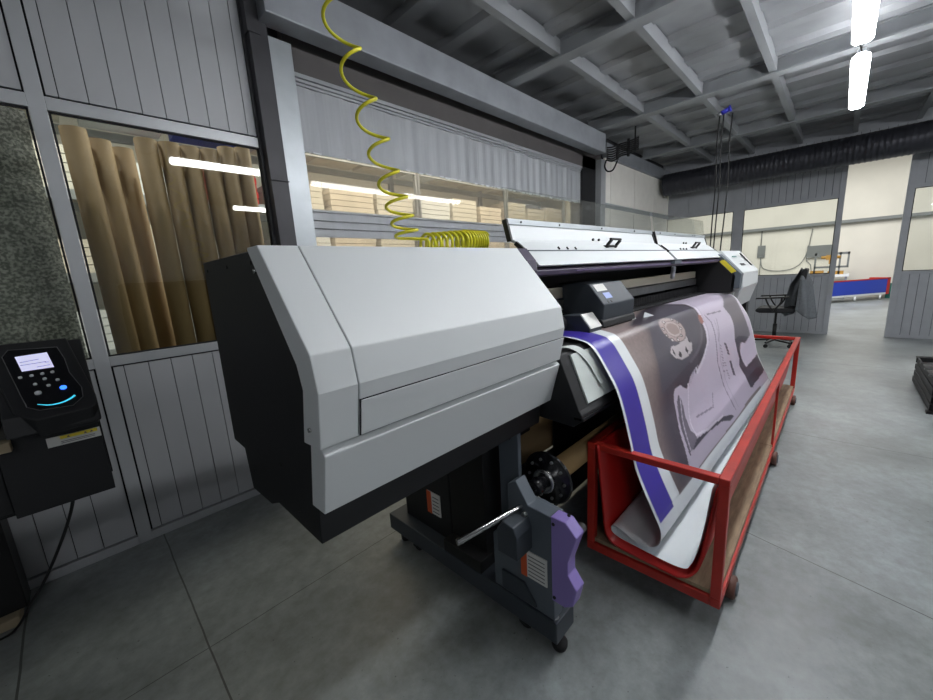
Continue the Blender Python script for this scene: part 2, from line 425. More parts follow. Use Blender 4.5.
# rooms beyond
struct(MB().box(19.3, 19.4, -6.5, 8.4, 0, 5), 'wall_far.001', 'cream_wall')
struct(MB().box(XF+.1, 19.4, 8.3, 8.4, 0, 5), 'wall_left.002', 'cream_wall')
struct(MB().box(XF+.1, 23, -6.5, 8.4, 4.9, 5), 'ceiling.001', 'cream_wall')
struct(MB().box(-3.5, XF, 8.3, 8.4, 0, 5), 'wall_left.003', 'cream_wall')
struct(MB().box(-3.5, XF+.1, 3.5, 8.4, 4.9, 5), 'ceiling.002', 'roof_deck')
struct(MB().box(XF, XF+.1, 3.3, 8.4, 0, 5), 'wall_far.002', 'cream_wall')
# main hall: remaining walls
struct(MB().box(-3.6, -3.5, -6.6, 8.4, 0, 5), 'wall_back', 'alu_panel')
struct(MB().box(-3.5, 23, -6.6, -6.5, 0, 5), 'wall_right', 'alu_panel')
struct(MB().box(-3.5, 10.4, 3.27, 3.34, 3.40, 3.95), trim_name(), 'dark_post')
# ------------------------------------------------------------------ the wide-format printer
PR = thing('wide_format_printer', 'very large white and black flatbed-width inkjet printer with open lids, standing along the shutter', 'printer', (1.2, 1.25, 0))
def P(mb, name, m, bevel=0., parent=PR, label=None, solid=0.):
    o = build(mb, name, m, parent, bevel, solid=solid)
    if label: o['label'] = label
    return o
KS = .04
# left housing
body = MB().prism_x([(1.69, 1.697), (1.714, .994), (1.586, .992), (1.563, .832), (1.366, .845), (1.286, .882), (.969, .883), (.955, 1.0), (.925, 1.2), (.90, 1.34), (.925, 1.41), (1.14, 1.692), (1.16, 1.697)], .366, 1.455)
hb = P(body, 'left_housing', 'black_shell', .004, label='matt black end panel and tray of the left housing')
for (y, z) in ((1.17, 1.665), (1.40, 1.665), (1.64, 1.665), (1.10, .93), (1.5, .93), (1.2, 1.05)): P(MB().cyl((.368, y, z), (.362, y, z), .006, seg=10), 'screw', 'black', parent=hb)
def shell(x0, x1, cap=False): return MB().prism_x([(1.15, 1.703), (1.072, 1.703), (.849, 1.439), (.833, 1.349), (.863, 1.203), (.958, 1.197), (.917, 1.345), (.934, 1.406), (1.15, 1.694)] if cap else [(1.69, 1.703), (1.072, 1.703), (.849, 1.439), (.833, 1.349), (.863, 1.203), (.958, 1.197), (.917, 1.345), (.934, 1.406), (1.15, 1.694), (1.69, 1.694)], x0, x1)
ec = P(shell(.355, .459, True), 'end_cap', 'white_shell', .003)
for (y, z) in ((1.115, 1.64), (.905, 1.245)): P(MB().cyl((.357, y, z), (.350, y, z), .006, seg=10), 'screw', 'steel', parent=ec)
P(shell(.462, 1.462), 'front_cover', 'white_shell', .003)
# access flap in the vertical face, dark seam behind it
P(MB().prism_x([(.8405, 1.3065), (.861, 1.2035), (.863, 1.2045), (.8425, 1.308)], .462, 1.464), 'flap_seam', 'dark_gap')
P(MB().prism_x([(.8385, 1.3035), (.8595, 1.2045), (.874, 1.2045), (.853, 1.3035)], .466, 1.4635), 'access_flap', 'white_shell', .0015)
P(MB().prism_x([(.885, 1.203), (.885, 1.193), (.866, 1.181), (.8675, 1.174), (.917, 1.0), (.992, .998), (.94, 1.203)], .365, 1.475), 'lower_cover', 'white_shell', .003)
# carcass between the housings
car = MB().prism_x([(1.69, 1.69), (1.16, 1.69), (1.06, 1.605), (1.04, 1.572), (1.12, 1.565), (1.50, 1.565), (1.52, 1.24), (1.08, 1.225), (1.08, .98), (1.25, .90), (1.69, .90)], 1.455, 4.9, KS)
P(car, 'main_body', 'black', .0)
P(MB().prism_x([(1.035, 1.605), (1.026, 1.595), (1.026, 1.572), (1.05, 1.565), (1.07, 1.61)], 1.48, 4.72, KS), 'front_rail', 'dark_purple', .003, label='dark purple rail above the opening')
P(MB().prism_x([(1.028, 1.592), (1.023, 1.588), (1.023, 1.582), (1.028, 1.578)], 1.9, 4.5, KS), 'rail_highlight', mat('muted_purple', (84, 68, 104)))  # paler purple strip painting the faint highlight along the rail
P(MB().prism_x([(1.07, 1.702), (1.02, 1.645), (1.012, 1.60), (1.03, 1.57), (1.06, 1.57), (1.16, 1.69)], 1.462, 1.53, KS), 'side_plate', 'dark_purple', label='dark purple plate beside the left lid')
# carriage rails
P(MB().box(1.5, 4.6, 1.21, 1.26, 1.425, 1.49, KS), 'guide_rail', 'brass_rail', .004, label='polished rail the carriage runs on')
P(MB().box(1.5, 4.6, 1.20, 1.30, 1.355, 1.415, KS), 'rail_bed', 'steel_dull', .004)
ch = MB()
x = 1.6
while x < 4.6:
    ch.box(x, x+.022, 1.19, 1.22, 1.275, 1.335, KS); x += .034
ch.box(1.6, 4.6, 1.205, 1.23, 1.28, 1.33, KS).box(1.6, 4.6, 1.10, 1.2, 1.262, 1.27, KS)
P(ch, 'cable_chain', 'black_shell')
P(MB().box(1.55, 4.7, 1.02, 1.24, 1.243, 1.252, KS), 'media_guide', 'steel_dull', .002)
# carriage
cg = P(MB().prism_x([(.95, 1.388), (1.04, 1.503), (1.24, 1.515), (1.24, 1.26), (.965, 1.26), (.955, 1.31)], 2.06, 2.46, KS), 'carriage', 'dark_grey_metal', .006)
P(MB().prism_x([(.96, 1.305), (.95, 1.29), (.945, 1.262), (1.24, 1.262), (1.24, 1.305)], 2.05, 2.47, KS), 'lower_shroud', 'black_shell', .004, cg)
P(MB().prism_x([(.95, 1.263), (.955, 1.252), (1.2, 1.252), (1.2, 1.263)], 2.08, 2.44, KS), 'head_plate', 'black', 0, cg)
def on_slope(x0, x1, t0, t1, k=KS):
    A = (.95, 1.388); B = (1.04, 1.503)
    f = lambda t: (A[0]+(B[0]-A[0])*t, A[1]+(B[1]-A[1])*t)
    p = f(t0); q = f(t1)
    return MB().prism_x([(p[0]-.001, p[1]+.001), (q[0]-.001, q[1]+.001), (q[0]+.003, q[1]-.003), (p[0]+.003, p[1]-.003)], x0, x1, k)
P(on_slope(2.09, 2.21, .62, .95), 'warning_sticker', 'label_white', 0, cg)
P(on_slope(2.13, 2.21, .25, .52), 'status_sticker', mat('pale_blue_label', (150, 165, 215)), 0, cg)
P(on_slope(2.12, 2.135, .05, .15), 'button', 'black', 0, cg)
P(on_slope(2.16, 2.175, .05, .15), 'button', 'black', 0, cg)
P(MB().prism([(2.44, .925, 1.30), (2.54, .925, 1.25), (2.44, .925, 1.25)], (0, .004, 0)), 'paper_corner', 'white_paper', 0, cg)
P(MB().prism([(2.62, .90, 1.285), (2.76, .885, 1.247), (2.60, .90, 1.247)], (0, .004, 0)), 'edge_guide', 'white_paper')
sb = P(MB().prism_x([(.95, 1.275), (1.005, 1.345), (1.12, 1.34), (1.12, 1.19), (.95, 1.19)], 1.90, 2.035, KS), 'maintenance_block', 'dark_grey_metal', .004)
P(MB().prism_x([(.944, 1.274), (1.003, 1.351), (1.008, 1.346), (.952, 1.272)], 1.905, 2.03, KS), 'metal_cap', 'cap_metal', .002, sb, 'bright metal cap')
for (a, b) in ((1.93, 1.30), (1.99, 1.30), (1.95, 1.33)): P(MB().box(a, a+.018, .955+(b-1.274)*.77, .98+(b-1.274)*.77, b, b+.012, KS), 'screw', 'black', 0, sb)
P(MB().cyl((1.62, 1.1, 1.30), (1.88, 1.1, 1.30), .045), 'roller_end', 'black_shell')
# platen and front apron
P(MB().prism_x([(1.10, 1.232), (.90, 1.230), (.872, 1.218), (.772, .975), (.758, .957), (.758, .930), (.80, .893), (1.01, .905), (1.1, .96)], 1.475, 4.82, .03), 'front_apron', 'black_shell', .004)
P(MB().prism_x([(.866, 1.205), (.778, .985), (.770, .990), (.858, 1.210)], 1.555, 2.2, .03), 'apron_sheet', 'paper_grey', .001, label='pale sheet lying on the sloping apron')
st = MB()
pts = [(1.50, .90, 1.243), (1.56, .872, 1.238), (1.62, .845, 1.20), (1.66, .815, 1.14), (1.68, .795, 1.085), (1.69, .775, 1.05)]
pts = smooth_path(pts, 5)
for a, b in zip(pts, pts[1:]):
    st.bm.faces.new([st.bm.verts.new(v) for v in (a, b, b+Vector((.065, 0, 0)), a+Vector((.065, 0, 0)))])
bmesh.ops.remove_doubles(st.bm, verts=st.bm.verts, dist=.0005)
P(st, 'paper_strip', 'paper_grey', solid=.0015)
P(MB().box(1.475, 4.8, .752, .80, .928, .945, .03), 'apron_ledge', 'black_gloss', .003)
# lids
LP = [(1.015, 1.619), (1.083, 1.690), (1.143, 1.739), (1.173, 1.757), (1.200, 1.835), (1.200, 1.852)]
def lid(x0, x1, hx):
    def off(d): return [(y+d, z-d*.35) for y, z in LP]
    pr = LP+off(.018)[::-1]
    L = P(MB().prism_x(pr, x0, x1, KS), 'lid', 'white_shell', .002, label='white lid raised on its hinge')
    P(MB().prism_x([(1.0815, 1.6905), (1.0825, 1.6945), (1.088, 1.697), (1.088, 1.69)], x0+.01, x1, KS), 'crease_trim', 'mid_grey_metal', 0, L)
    P(MB().prism_x([(1.192, 1.828), (1.196, 1.856), (1.205, 1.856), (1.205, 1.828)], x0, x1, KS), 'glass_channel', 'alu_bright', .001, L)
    P(MB().prism_x([(1.198, 1.845), (1.218, 2.004), (1.223, 2.004), (1.203, 1.845)], x0-.005, x1-.005, KS), 'splash_guard', 'acrylic', 0, L, 'clear acrylic guard standing on the lid')
    for xe in (x0-.012, x1-.004):
        P(MB().prism_x([(1.168, 1.748), (1.196, 1.853), (1.222, 1.848), (1.194, 1.743)], xe, xe+.014, KS), 'hinge_strip', 'black', 0, L)
        P(MB().prism_x([(1.078, 1.690), (1.140, 1.741), (1.154, 1.726), (1.09, 1.676)], xe, xe+.014, KS), 'hinge_strip', 'black', 0, L)
    for xs in (x0+.1, x0+.45, x0+.95, x1-.35):
        P(MB().cyl((xs, 1.193-KS*(xs-1.5), 1.842), (xs, 1.188-KS*(xs-1.5), 1.842), .005, seg=8), 'screw', 'black', 0, L)
    for q in (0, .09, .18): P(MB().cyl((x0+.27+q, 1.08-KS*(x0-1.2), 1.70), (x0+.27+q, 1.09-KS*(x0-1.2), 1.712), .0045, seg=8), 'rubber_stop', 'black', 0, L)
    for q in (-.14, -.06): P(MB().cyl((hx+q, 1.17-KS*(hx-1.5), 1.765), (hx+q, 1.16-KS*(hx-1.5), 1.765), .008, seg=8), 'rubber_stop', 'black', 0, L)
    k = KS*(hx-1.5)
    h = MB()
    a_ = Vector((0, 1.118-k, 1.722)); b_ = Vector((0, 1.085-k, 1.772))
    for (u0, u1, q0, q1) in ((-.08, .08, 0, .2), (-.08, .08, .8, 1.0), (-.08, -.052, .2, .8), (.052, .08, .2, .8)):
        p0 = a_.lerp(b_, q0); p1 = a_.lerp(b_, q1)
        h.prism([(hx+u0, p0.y, p0.z), (hx+u1, p0.y, p0.z), (hx+u1+.03*(q1-q0), p1.y, p1.z), (hx+u0+.03*(q1-q0), p1.y, p1.z)], (0, -.012, -.008))
    h.box(hx-.07, hx-.05, 1.10-k, 1.135-k, 1.712, 1.728).box(hx+.05, hx+.07, 1.10-k, 1.135-k, 1.712, 1.728)
    P(h, 'handle', 'black', .004, L)
lid(1.555, 3.36, 2.47)
lid(3.42, 4.78, 4.15)
P(MB().cyl((3.40, .96, 1.60), (3.60, 1.02, 1.50), .012).cyl((3.50, .99, 1.55), (3.66, 1.04, 1.47), .018), 'gas_strut', 'alu_bright')
P(MB().box(3.30, 3.48, .925, .96, 1.585, 1.61), 'latch', 'mid_grey_metal', .002)
# right housing
RH = [(1.5, 1.69), (.905, 1.685), (.705, 1.45), (.700, 1.30), (.715, 1.255), (.765, 1.08), (1.3, 1.02), (1.5, 1.02)]
rh = P(MB().prism_x(RH, 4.80, 5.80), 'right_housing', 'white_shell', .005)
P(MB().prism_x([(.902, 1.65), (.703, 1.445), (.712, 1.30), (.76, 1.30), (.755, 1.43), (.94, 1.64)], 4.68, 4.82), 'inner_cheek', 'mid_grey_metal', .004, rh)
P(MB().prism_x([(.96, 1.65), (.77, 1.44), (.78, 1.26), (1.5, 1.26), (1.5, 1.65)], 4.64, 4.81), 'inner_wall', 'black', 0, rh)
P(MB().prism_x([(.765, 1.262), (.79, 1.12), (1.2, 1.12), (1.2, 1.262)], 4.76, 5.79), 'lower_cover', 'white_shell', .003, rh)
P(MB().prism_x([(.855, 1.592), (.745, 1.472), (.752, 1.466), (.862, 1.586)], 4.672, 4.685).prism([(4.676, .868, 1.592), (4.676, .755, 1.470), (4.676, .80, 1.445), (4.676, .91, 1.565)], (-.006, 0, 0)), 'warning_sticker', 'yellow', 0, rh, 'yellow warning sticker')
P(MB().prism([(5.55, .868, 1.652), (5.62, .868, 1.652), (5.62, .745, 1.508), (5.55, .745, 1.508)], (0, -.004, .004)), 'vent_slot', 'black', 0, rh)
P(MB().prism([(4.98, .845, 1.622), (5.2, .845, 1.622), (5.2, .838, 1.614), (4.98, .838, 1.614)], (0, -.003, .003)), 'name_strip', 'teal', 0, rh)
tx = MB().prism([(5.02, .776, 1.5425), (5.27, .776, 1.5425), (5.27, .774, 1.540), (5.02, .774, 1.540)], (0, -.003, .003))
for i in range(4): tx.prism([(5.03+.06*i, .775, 1.541), (5.07+.06*i, .775, 1.541), (5.07+.06*i, .757, 1.519), (5.03+.06*i, .757, 1.519)], (0, -.003, .003))
P(tx, 'logo', 'label_ink', 0, rh)
P(MB().prism_x([(1.5, 1.02), (.86, 1.02), (.86, .86), (1.5, .86)], 4.85, 5.7), 'right_tray', 'black', .004)
P(MB().box(5.70, 5.86, .78, 1.25, .30, 1.30), 'ink_cabinet', 'black', .01)
P(MB().box(4.9, 5.75, .95, 1.5, .20, .90), 'ink_cabinet', 'black', .01)

# legs
def leg(x0, yf=.69):
    g = P(MB().box(x0, x0+.14, yf, 1.86, .085, .185), 'foot_beam', 'dark_grey_metal', .004)
    for (dy) in (yf+.03, 1.80):
        c = MB().lathe((x0+.07, dy, 0), (0, 0, 1), [(0, .030), (.012, .034), (.030, .034), (.042, .018), (.05, .010), (.09, .010)], 18)
        P(c, 'levelling_foot', 'rubber', 0, g)
    for (dy) in (yf+.195, 1.66):
        c = MB().cyl((x0+.045, dy, .038), (x0+.075, dy, .038), .038).box(x0+.03, x0+.045, dy-.02, dy+.02, .03, .09).box(x0+.075, x0+.09, dy-.02, dy+.02, .03, .09)
        P(c, 'caster', 'rubber', .003, g)
    return g
leg(1.13); leg(4.95, .90)
fp = MB().box(1.30, 1.325, .985, 1.10, .185, .93).box(1.30, 1.31, .975, 1.00, .88, .955).box(1.30, 1.31, 1.03, 1.11, .88, .955)
post = P(fp, 'post', 'mid_grey_metal', .003)
for (y, z) in ((1.0, .90), (1.05, .87), (1.085, .90), (1.03, .845)): P(MB().cyl((1.301, y, z), (1.296, y, z), .007, seg=10), 'bolt', 'black', 0, post)
P(MB().box(4.98, 5.08, .985, 1.30, .185, .93), 'post', 'mid_grey_metal', .003)
P(MB().box(1.20, 1.95, 1.37, 1.77, .186, .90).box(1.21, 1.22, 1.36, 1.37, .186, .9), 'power_cabinet', 'black_shell', .004)
P(MB().box(1.13, 1.27, 1.10, 1.36, .186, .25).box(1.2, 1.5, 1.12, 1.36, .186, .86), 'leg_panel', 'black', .002)
lb = P(MB().box(1.194, 1.1995, 1.445, 1.55, .30, .43), 'warning_label', 'label_white', 0, label='orange and white warning label on the cabinet')
P(MB().box(1.192, 1.1945, 1.515, 1.552, .298, .432), 'orange_band', 'orange', 0, lb)
t = MB()
for i in range(5): t.box(1.192, 1.1945, 1.455, 1.505, .315+.022*i, .319+.022*i)
P(t, 'small_print', 'label_ink', 0, lb)
P(MB().box(1.6, 4.9, 1.25, 1.33, .30, .38), 'cross_beam', 'dark_grey_metal', .004)
# media feed roll behind
fr_ = P(MB().cyl((1.78, 1.42, .47), (4.7, 1.33, .47), .11, seg=32), 'feed_roll', 'cardboard')
P(MB().cyl((1.60, 1.425, .47), (1.78, 1.42, .47), .03), 'shaft', 'steel_dull', 0, fr_)

# take-up unit on the front foot
tu = P(MB().prism([(1.14, .925, .725), (1.14, .882, .753), (1.14, .823, .664), (1.14, .707, .657), (1.14, .707, .185), (1.14, 1.02, .185), (1.14, 1.02, .45), (1.14, .93, .52), (1.14, .926, .634)], (.065, 0, 0)), 'take_up_unit', 'mid_grey_metal', .004)
P(MB().prism([(1.13, .795, .22), (1.13, .85, .29), (1.13, .97, .29), (1.13, .97, .20), (1.13, .79, .20)], (.012, 0, 0)), 'cover_plate', 'dark_grey_metal', .002, tu)
P(MB().prism_x([(.905, .478), (.905, .585), (.875, .628), (.820, .618), (.805, .58), (.805, .478)], 1.035, 1.14), 'drive_motor', 'dark_grey_metal', .004, tu)
P(MB().prism([(1.205, .86, .66), (1.205, .80, .66), (1.205, .76, .655), (1.205, .71, .65), (1.205, .71, .30), (1.205, .9, .30)], (.02, 0, 0)), 'rear_plate', 'mid_grey_metal', .003, tu)
P(MB().prism_x([(.712, .668), (.650, .668), (.603, .622), (.640, .50), (.640, .445), (.603, .395), (.620, .315), (.655, .290), (.712, .290)], 1.132, 1.192), 'purple_guard', 'purple', .004, tu, label='light purple guard')
for a, b in (((1.18, .66, .668), (1.18, .66, .673)), ((1.129, .70, .64), (1.133, .70, .64)), ((1.129, .70, .31), (1.133, .70, .31))): P(MB().cyl(a, b, .007, seg=10), 'bolt', 'black', 0, tu)
lb = P(MB().box(1.134, 1.1385, .735, .86, .33, .455), 'warning_label', 'label_white', 0, tu)
t = P(MB().box(1.1325, 1.135, .832, .862, .328, .457), 'orange_band', 'orange', 0, tu)
t = MB()
for i in range(6): t.box(1.1325, 1.1345, .745, .825, .343+.018*i, .346+.018*i)
P(t, 'small_print', 'label_ink', 0, tu)
P(MB().cyl((1.15, .860, .643), (.85, .946, .607), .0125, seg=18), 'control_bar', 'steel', .002, label='polished steel bar sticking out of the take-up unit')
P(MB().cyl((1.12, .835, .625), (1.15, .835, .625), .010, seg=12), 'bar_screw', 'steel_dull')
P(MB().cyl((1.16, .715, .165), (1.16, .715, .186), .016, seg=14), 'socket_screw', 'steel_dull')
# take-up shaft with flange and ring
hub = P(MB().lathe((1.295, .905, .632), (1, 0, 0), [(0, .02), (0, .038), (.05, .038), (.052, .032), (.085, .032), (.086, .050), (.105, .050), (.106, .070), (.115, .070), (.116, .122), (.125, .130), (.135, .122), (.14, .05), (.17, .05)], 36), 'take_up_flange', 'black_gloss', 0)
P(MB().lathe((1.372, .905, .632), (1, 0, 0), [(0, .044), (0, .058), (.022, .058), (.022, .044)], 36), 'metal_ring', 'steel', 0, hub)
for i in range(10):
    a = 2*PI*i/10; P(MB().cyl((1.402, .905+.095*math.cos(a), .632+.095*math.sin(a)), (1.424, .905+.095*math.cos(a), .632+.095*math.sin(a)), .007, seg=8), 'bolt', 'steel_dull', 0, hub)
P(MB().cyl((1.2, .905, .632), (1.30, .905, .632), .012, seg=10), 'shaft', 'steel', 0, hub)
P(MB().cyl((4.64, .905, .632), (4.98, .905, .632), .03), 'shaft', 'steel_dull', 0)
# lower tension bar
P(MB().cyl((1.21, .70, .50), (1.36, .70, .50), .022, seg=16), 'tension_bar', 'steel_dull')
P(MB().box(2.02, 4.9, 1.235, 1.245, .02, .92), 'blackout_panel', 'black', .002)  # black sheet added to cover the pale floor under the printer
co = build(MB().lathe((1.466, .905, .632), (1, 0, 0), [(0, .046), (0, .054), (3.17, .054), (3.17, .046)], 32), 'cardboard_core', 'core_card')
tag(co, 'brown cardboard tube clamped on the take-up flange behind the red cart', 'tube')

# ------------------------------------------------------------------ printed banner
prof = [(1.35, 1.252), (1.24, 1.2565), (1.15, 1.2565), (.97, 1.256), (.875, 1.24), (.845, 1.226), (.82, 1.203), (.80, 1.176), (.765, 1.12), (.713, 1.03), (.678, .928), (.64, .78), (.61, .65), (.555, .52), (.497, .40)]
tail = [(.485, .35), (.49, .305), (.515, .275), (.56, .262), (.61, .268), (.655, .288), (.690, .302), (.715, .298), (.722, .280), (.708, .258), (.67, .246), (.60, .238), (.50, .229), (.42, .226), (.375, .235), (.358, .262), (.340, .32), (.318, .46), (.297, .665)]
ART = {"body":[[3.418,0.018],[4.254,-0.094],[5.076,-0.135],[5.143,0.221],[4.889,0.347],[4.669,0.568],[4.791,0.89],[4.68,1.178],[2.266,1.204],[2.26,1.171],[2.266,1.133],[2.306,1.057],[2.339,0.912],[2.339,0.788],[2.371,0.739],[2.407,0.723],[2.496,0.729],[2.58,0.772],[2.616,0.77],[2.705,0.718],[2.813,0.696],[2.811,0.725],[3.018,0.66],[3.2,0.578],[3.294,0.495],[3.368,0.371],[3.406,0.301],[3.487,0.215]],"dark":[[2.277,0.267],[2.882,0.089],[3.418,0.018],[3.545,0.201],[3.448,0.295],[3.368,0.371],[3.294,0.495],[3.2,0.578],[3.018,0.66],[2.811,0.725],[2.705,0.718],[2.616,0.77],[2.471,0.766],[2.407,0.723],[2.371,0.739],[2.339,0.788],[2.339,0.912],[2.306,1.057],[2.266,1.133],[2.26,1.171],[2.038,1.196],[2.144,1.005],[2.163,0.811],[2.202,0.65],[2.265,0.54],[2.31,0.46],[2.392,0.337]],"arch":[[3.309,0.079],[3.367,0.25],[3.346,0.314],[3.315,0.387],[3.225,0.484],[3.084,0.557],[2.932,0.605],[2.771,0.634],[2.197,0.706],[2.265,0.54],[2.31,0.46],[2.415,0.341],[2.703,0.237]],"discpts":[[2.574,0.346],[2.872,0.306],[2.915,0.42],[2.647,0.48],[2.734,0.387]],"bolts":[[2.832,0.328],[2.883,0.36],[2.867,0.409],[2.807,0.453],[2.717,0.471],[2.632,0.454],[2.587,0.415],[2.597,0.368],[2.681,0.326]],"rim":[[2.871,0.446],[2.909,0.526],[2.858,0.573],[2.736,0.597],[2.621,0.591],[2.535,0.563],[2.5,0.521],[2.556,0.491],[2.687,0.497],[2.8,0.48]],"slot1":[[2.649,0.527],[2.652,0.569],[2.63,0.582],[2.602,0.559]],"slot2":[[2.773,0.526],[2.789,0.56],[2.764,0.579],[2.74,0.557]],"slot3":[[2.887,0.482],[2.903,0.518],[2.881,0.531],[2.868,0.505]],"slot4":[[2.557,0.503],[2.561,0.534],[2.551,0.552],[2.533,0.528]],"win":[[4.525,0.218],[4.085,0.378],[4.124,0.472],[4.064,0.567],[3.962,0.693],[3.965,0.771],[3.99,0.853],[4.106,0.765],[4.214,0.727],[4.283,0.766],[4.557,0.727],[4.542,0.555],[4.634,0.362],[4.655,0.286],[4.68,0.228]],"winlow":[[3.975,0.68],[3.965,0.771],[3.996,0.854],[3.951,0.907],[4.015,1.016],[4.02,1.138],[4.725,1.115],[4.717,0.944],[4.147,0.965],[4.066,0.868],[4.046,0.77],[4.139,0.731],[4.283,0.766],[4.468,0.735],[4.312,0.702],[4.127,0.673]],"marker":[[3.353,0.361],[3.403,0.376],[3.375,0.433],[3.302,0.441],[3.292,0.406]],"slotA":[[2.439,0.773],[2.469,0.824],[2.487,1.014],[2.542,1.066],[2.506,1.092],[2.338,1.105],[2.347,1.061],[2.365,0.92],[2.382,0.8]],"gapB":[[2.527,1.078],[2.739,1.099],[3.079,1.106],[3.259,1.146],[3.283,1.167],[3.168,1.167],[3.04,1.128],[2.726,1.107],[2.399,1.107],[2.478,1.087]],"L1":[[3.546,0.387],[3.938,0.404]],"L2":[[3.484,0.387],[3.533,0.457],[3.422,0.602],[3.322,0.76],[3.352,0.915],[3.378,1.061],[3.386,1.146]],"L3":[[3.063,0.927],[2.987,1.007],[2.655,0.979]],"L4":[[3.703,0.449],[3.564,0.569],[3.485,0.613]],"L5":[[2.631,0.757],[2.585,0.834],[2.526,0.983],[2.535,1.058],[2.751,1.092],[3.086,1.101]],"L6":[[2.42,0.779],[2.39,0.928],[2.349,1.073],[2.337,1.11]],"T1":[[3.649,0.66],[3.673,0.744],[3.692,0.82],[3.734,0.954]],"T2":[[3.52,0.652],[3.477,0.762],[3.435,0.864]],"T3":[[3.518,0.792],[3.557,0.945]],"blk":[[4.542,0.006],[4.655,0.055],[4.906,0.124],[4.656,0.142],[4.345,0.082]]}
def resample(pl, step):
    out = [pl[0]]
    for a, b in zip(pl, pl[1:]):
        n = max(1, int(math.ceil(math.hypot(b[0]-a[0], b[1]-a[1])/step)))
        for i in range(1, n+1): out.append((a[0]+(b[0]-a[0])*i/n, a[1]+(b[1]-a[1])*i/n))
    return out
def smooth2(pl, n=4):
    q = smooth_path([(0, y, z) for y, z in pl], n); return [(v.y, v.z) for v in q]
def make_banner():
    full = smooth2(prof+tail, 4)
    i97 = min(range(len(full)), key=lambda i: (full[i][0]-1.15)**2+(full[i][1]-1.2565)**2)
    pl = resample(full, .0085)
    cum = [0]
    for a, b in zip(pl, pl[1:]): cum.append(cum[-1]+math.hypot(b[0]-a[0], b[1]-a[1]))
    # v=0 at Y=1.15
    i0 = min(range(len(pl)), key=lambda i: abs(pl[i][0]-1.15)+abs(pl[i][1]-1.2565)); c0 = cum[i0]
    V = np.array(cum)-c0
    X = np.concatenate([np.arange(1.715, 2.6, .0085), np.arange(2.6, 4.70, .0125), [4.70]])
    nx, nv = len(X), len(V)
    XX, VV = np.meshgrid(X, V, indexing='ij')
    PY = np.array([p[0] for p in pl]); PZ = np.array([p[1] for p in pl])
    verts = []
    for i in range(nx):
        rip = .004*math.sin(X[i]*5.1+.6)
        for j in range(nv):
            w_ = min(1, max(0, (V[j]-.5)/.5))
            y = PY[j]-.03*(X[i]-1.7)+rip*w_*(1 if V[j] < 1.2 else .3)
            if V[j] > 1.3: y += .03*(X[i]-1.7)*min(1, (V[j]-1.3)/.3)
            verts.append((X[i]-1.7, y-.5, PZ[j]-.2))
    faces = [(i*nv+j, (i+1)*nv+j, (i+1)*nv+j+1, i*nv+j+1) for i in range(nx-1) for j in range(nv-1)]
    me = bpy.data.meshes.new('printed_banner'); me.from_pydata(verts, [], faces)
    for p in me.polygons: p.use_smooth = True
    col = np.zeros((nx, nv, 3)); L = lambda *c: np.array([lin(v) for v in c])
    col[:] = L(222, 226, 228)
    def inpoly(poly):
        ins = np.zeros(XX.shape, bool); n = len(poly); j = n-1
        for i in range(n):
            xi, yi = poly[i]; xj, yj = poly[j]
            if yi != yj:
                c = ((yi > VV) != (yj > VV)) & (XX < (xj-xi)*(VV-yi)/(yj-yi)+xi); ins ^= c
            j = i
        return ins
    def fill(poly, *c, mix=1.):
        m_ = inpoly(poly); col[m_] = col[m_]*(1-mix)+L(*c)*mix
    def line(pts, w_, *c, mix=1.):
        for (x0, y0), (x1, y1) in zip(pts, pts[1:]):
            dx, dy = x1-x0, y1-y0; l2 = dx*dx+dy*dy
            t = np.clip(((XX-x0)*dx+(VV-y0)*dy)/l2, 0, 1); d_ = np.hypot(XX-x0-t*dx, VV-y0-t*dy)
            m_ = d_ < w_; col[m_] = col[m_]*(1-mix)+L(*c)*mix
    END = 1.208
    rng = np.random.RandomState(4)
    pic = (XX > 2.015) & (XX < 4.685) & (VV < END)
    col[(XX > 1.738) & (XX < 1.915) & (VV < END+.01)] = L(66, 52, 158)
    # asphalt ground, then darker towards the tyre
    noise = rng.normal(0, .045, XX.shape); noise = (noise+np.roll(noise, 1, 0)+np.roll(noise, 1, 1))/1.5
    # lay the picture down
    base = L(136, 120, 118)[None, None, :]*(1+noise[..., None])
    fx = np.clip((XX-2.0)/.25, 0, 1)[..., None]; fv = np.clip((VV-.5)/.7, 0, 1)[..., None]
    base = base*(1-.35*fv)*(1-.15*fx)
    col[pic] = base[pic]
    tread = np.clip((VV-.22)/.1, 0, 1)
    def soft_dark():
        m_ = inpoly(ART['dark']).astype(float)
        soft = sum(np.roll(m_, s_, 0) for s_ in range(-9, 10))/19; soft = sum(np.roll(soft, s_, 1) for s_ in range(-3, 4))/7
        wl = (XX < 2.45)*1.0; soft = (soft*wl+m_*(1-wl))[..., None]
        col[:] = col*(1-soft)+L(66, 60, 70)*soft
        k = np.clip((XX-2.02)/.22, 0, 1)*np.clip((VV-.55)/.25, 0, 1)*(VV < END)*(XX < 2.42)
        kk = (k*.75)[..., None]; col[:] = col*(1-kk)+L(70, 62, 72)*kk
    soft_dark()
    col[(VV < .27) & (XX > 2.2) & (XX < 3.36) & inpoly(ART['dark'])] = L(52, 46, 56)
    fill(ART['arch'], 78, 74, 84)
    line(ART['arch'][1:8], .012, 96, 90, 100)
    # rim and hub
    D = ART['discpts']; cx, cy = D[4][0]+.01, D[4][1]+.005
    def ell(sx, sy, *c, ox=0., oy=0., rot=-.10):
        u_ = (XX-cx-ox); v_ = (VV-cy-oy); a_ = u_+rot*v_*3; m_ = (a_/sx)**2+(v_/sy)**2 < 1; col[m_] = L(*c)
    fill(ART['rim'], 176, 168, 172)
    for k in ('slot1', 'slot2', 'slot3', 'slot4'): fill(ART[k], 52, 46, 54)
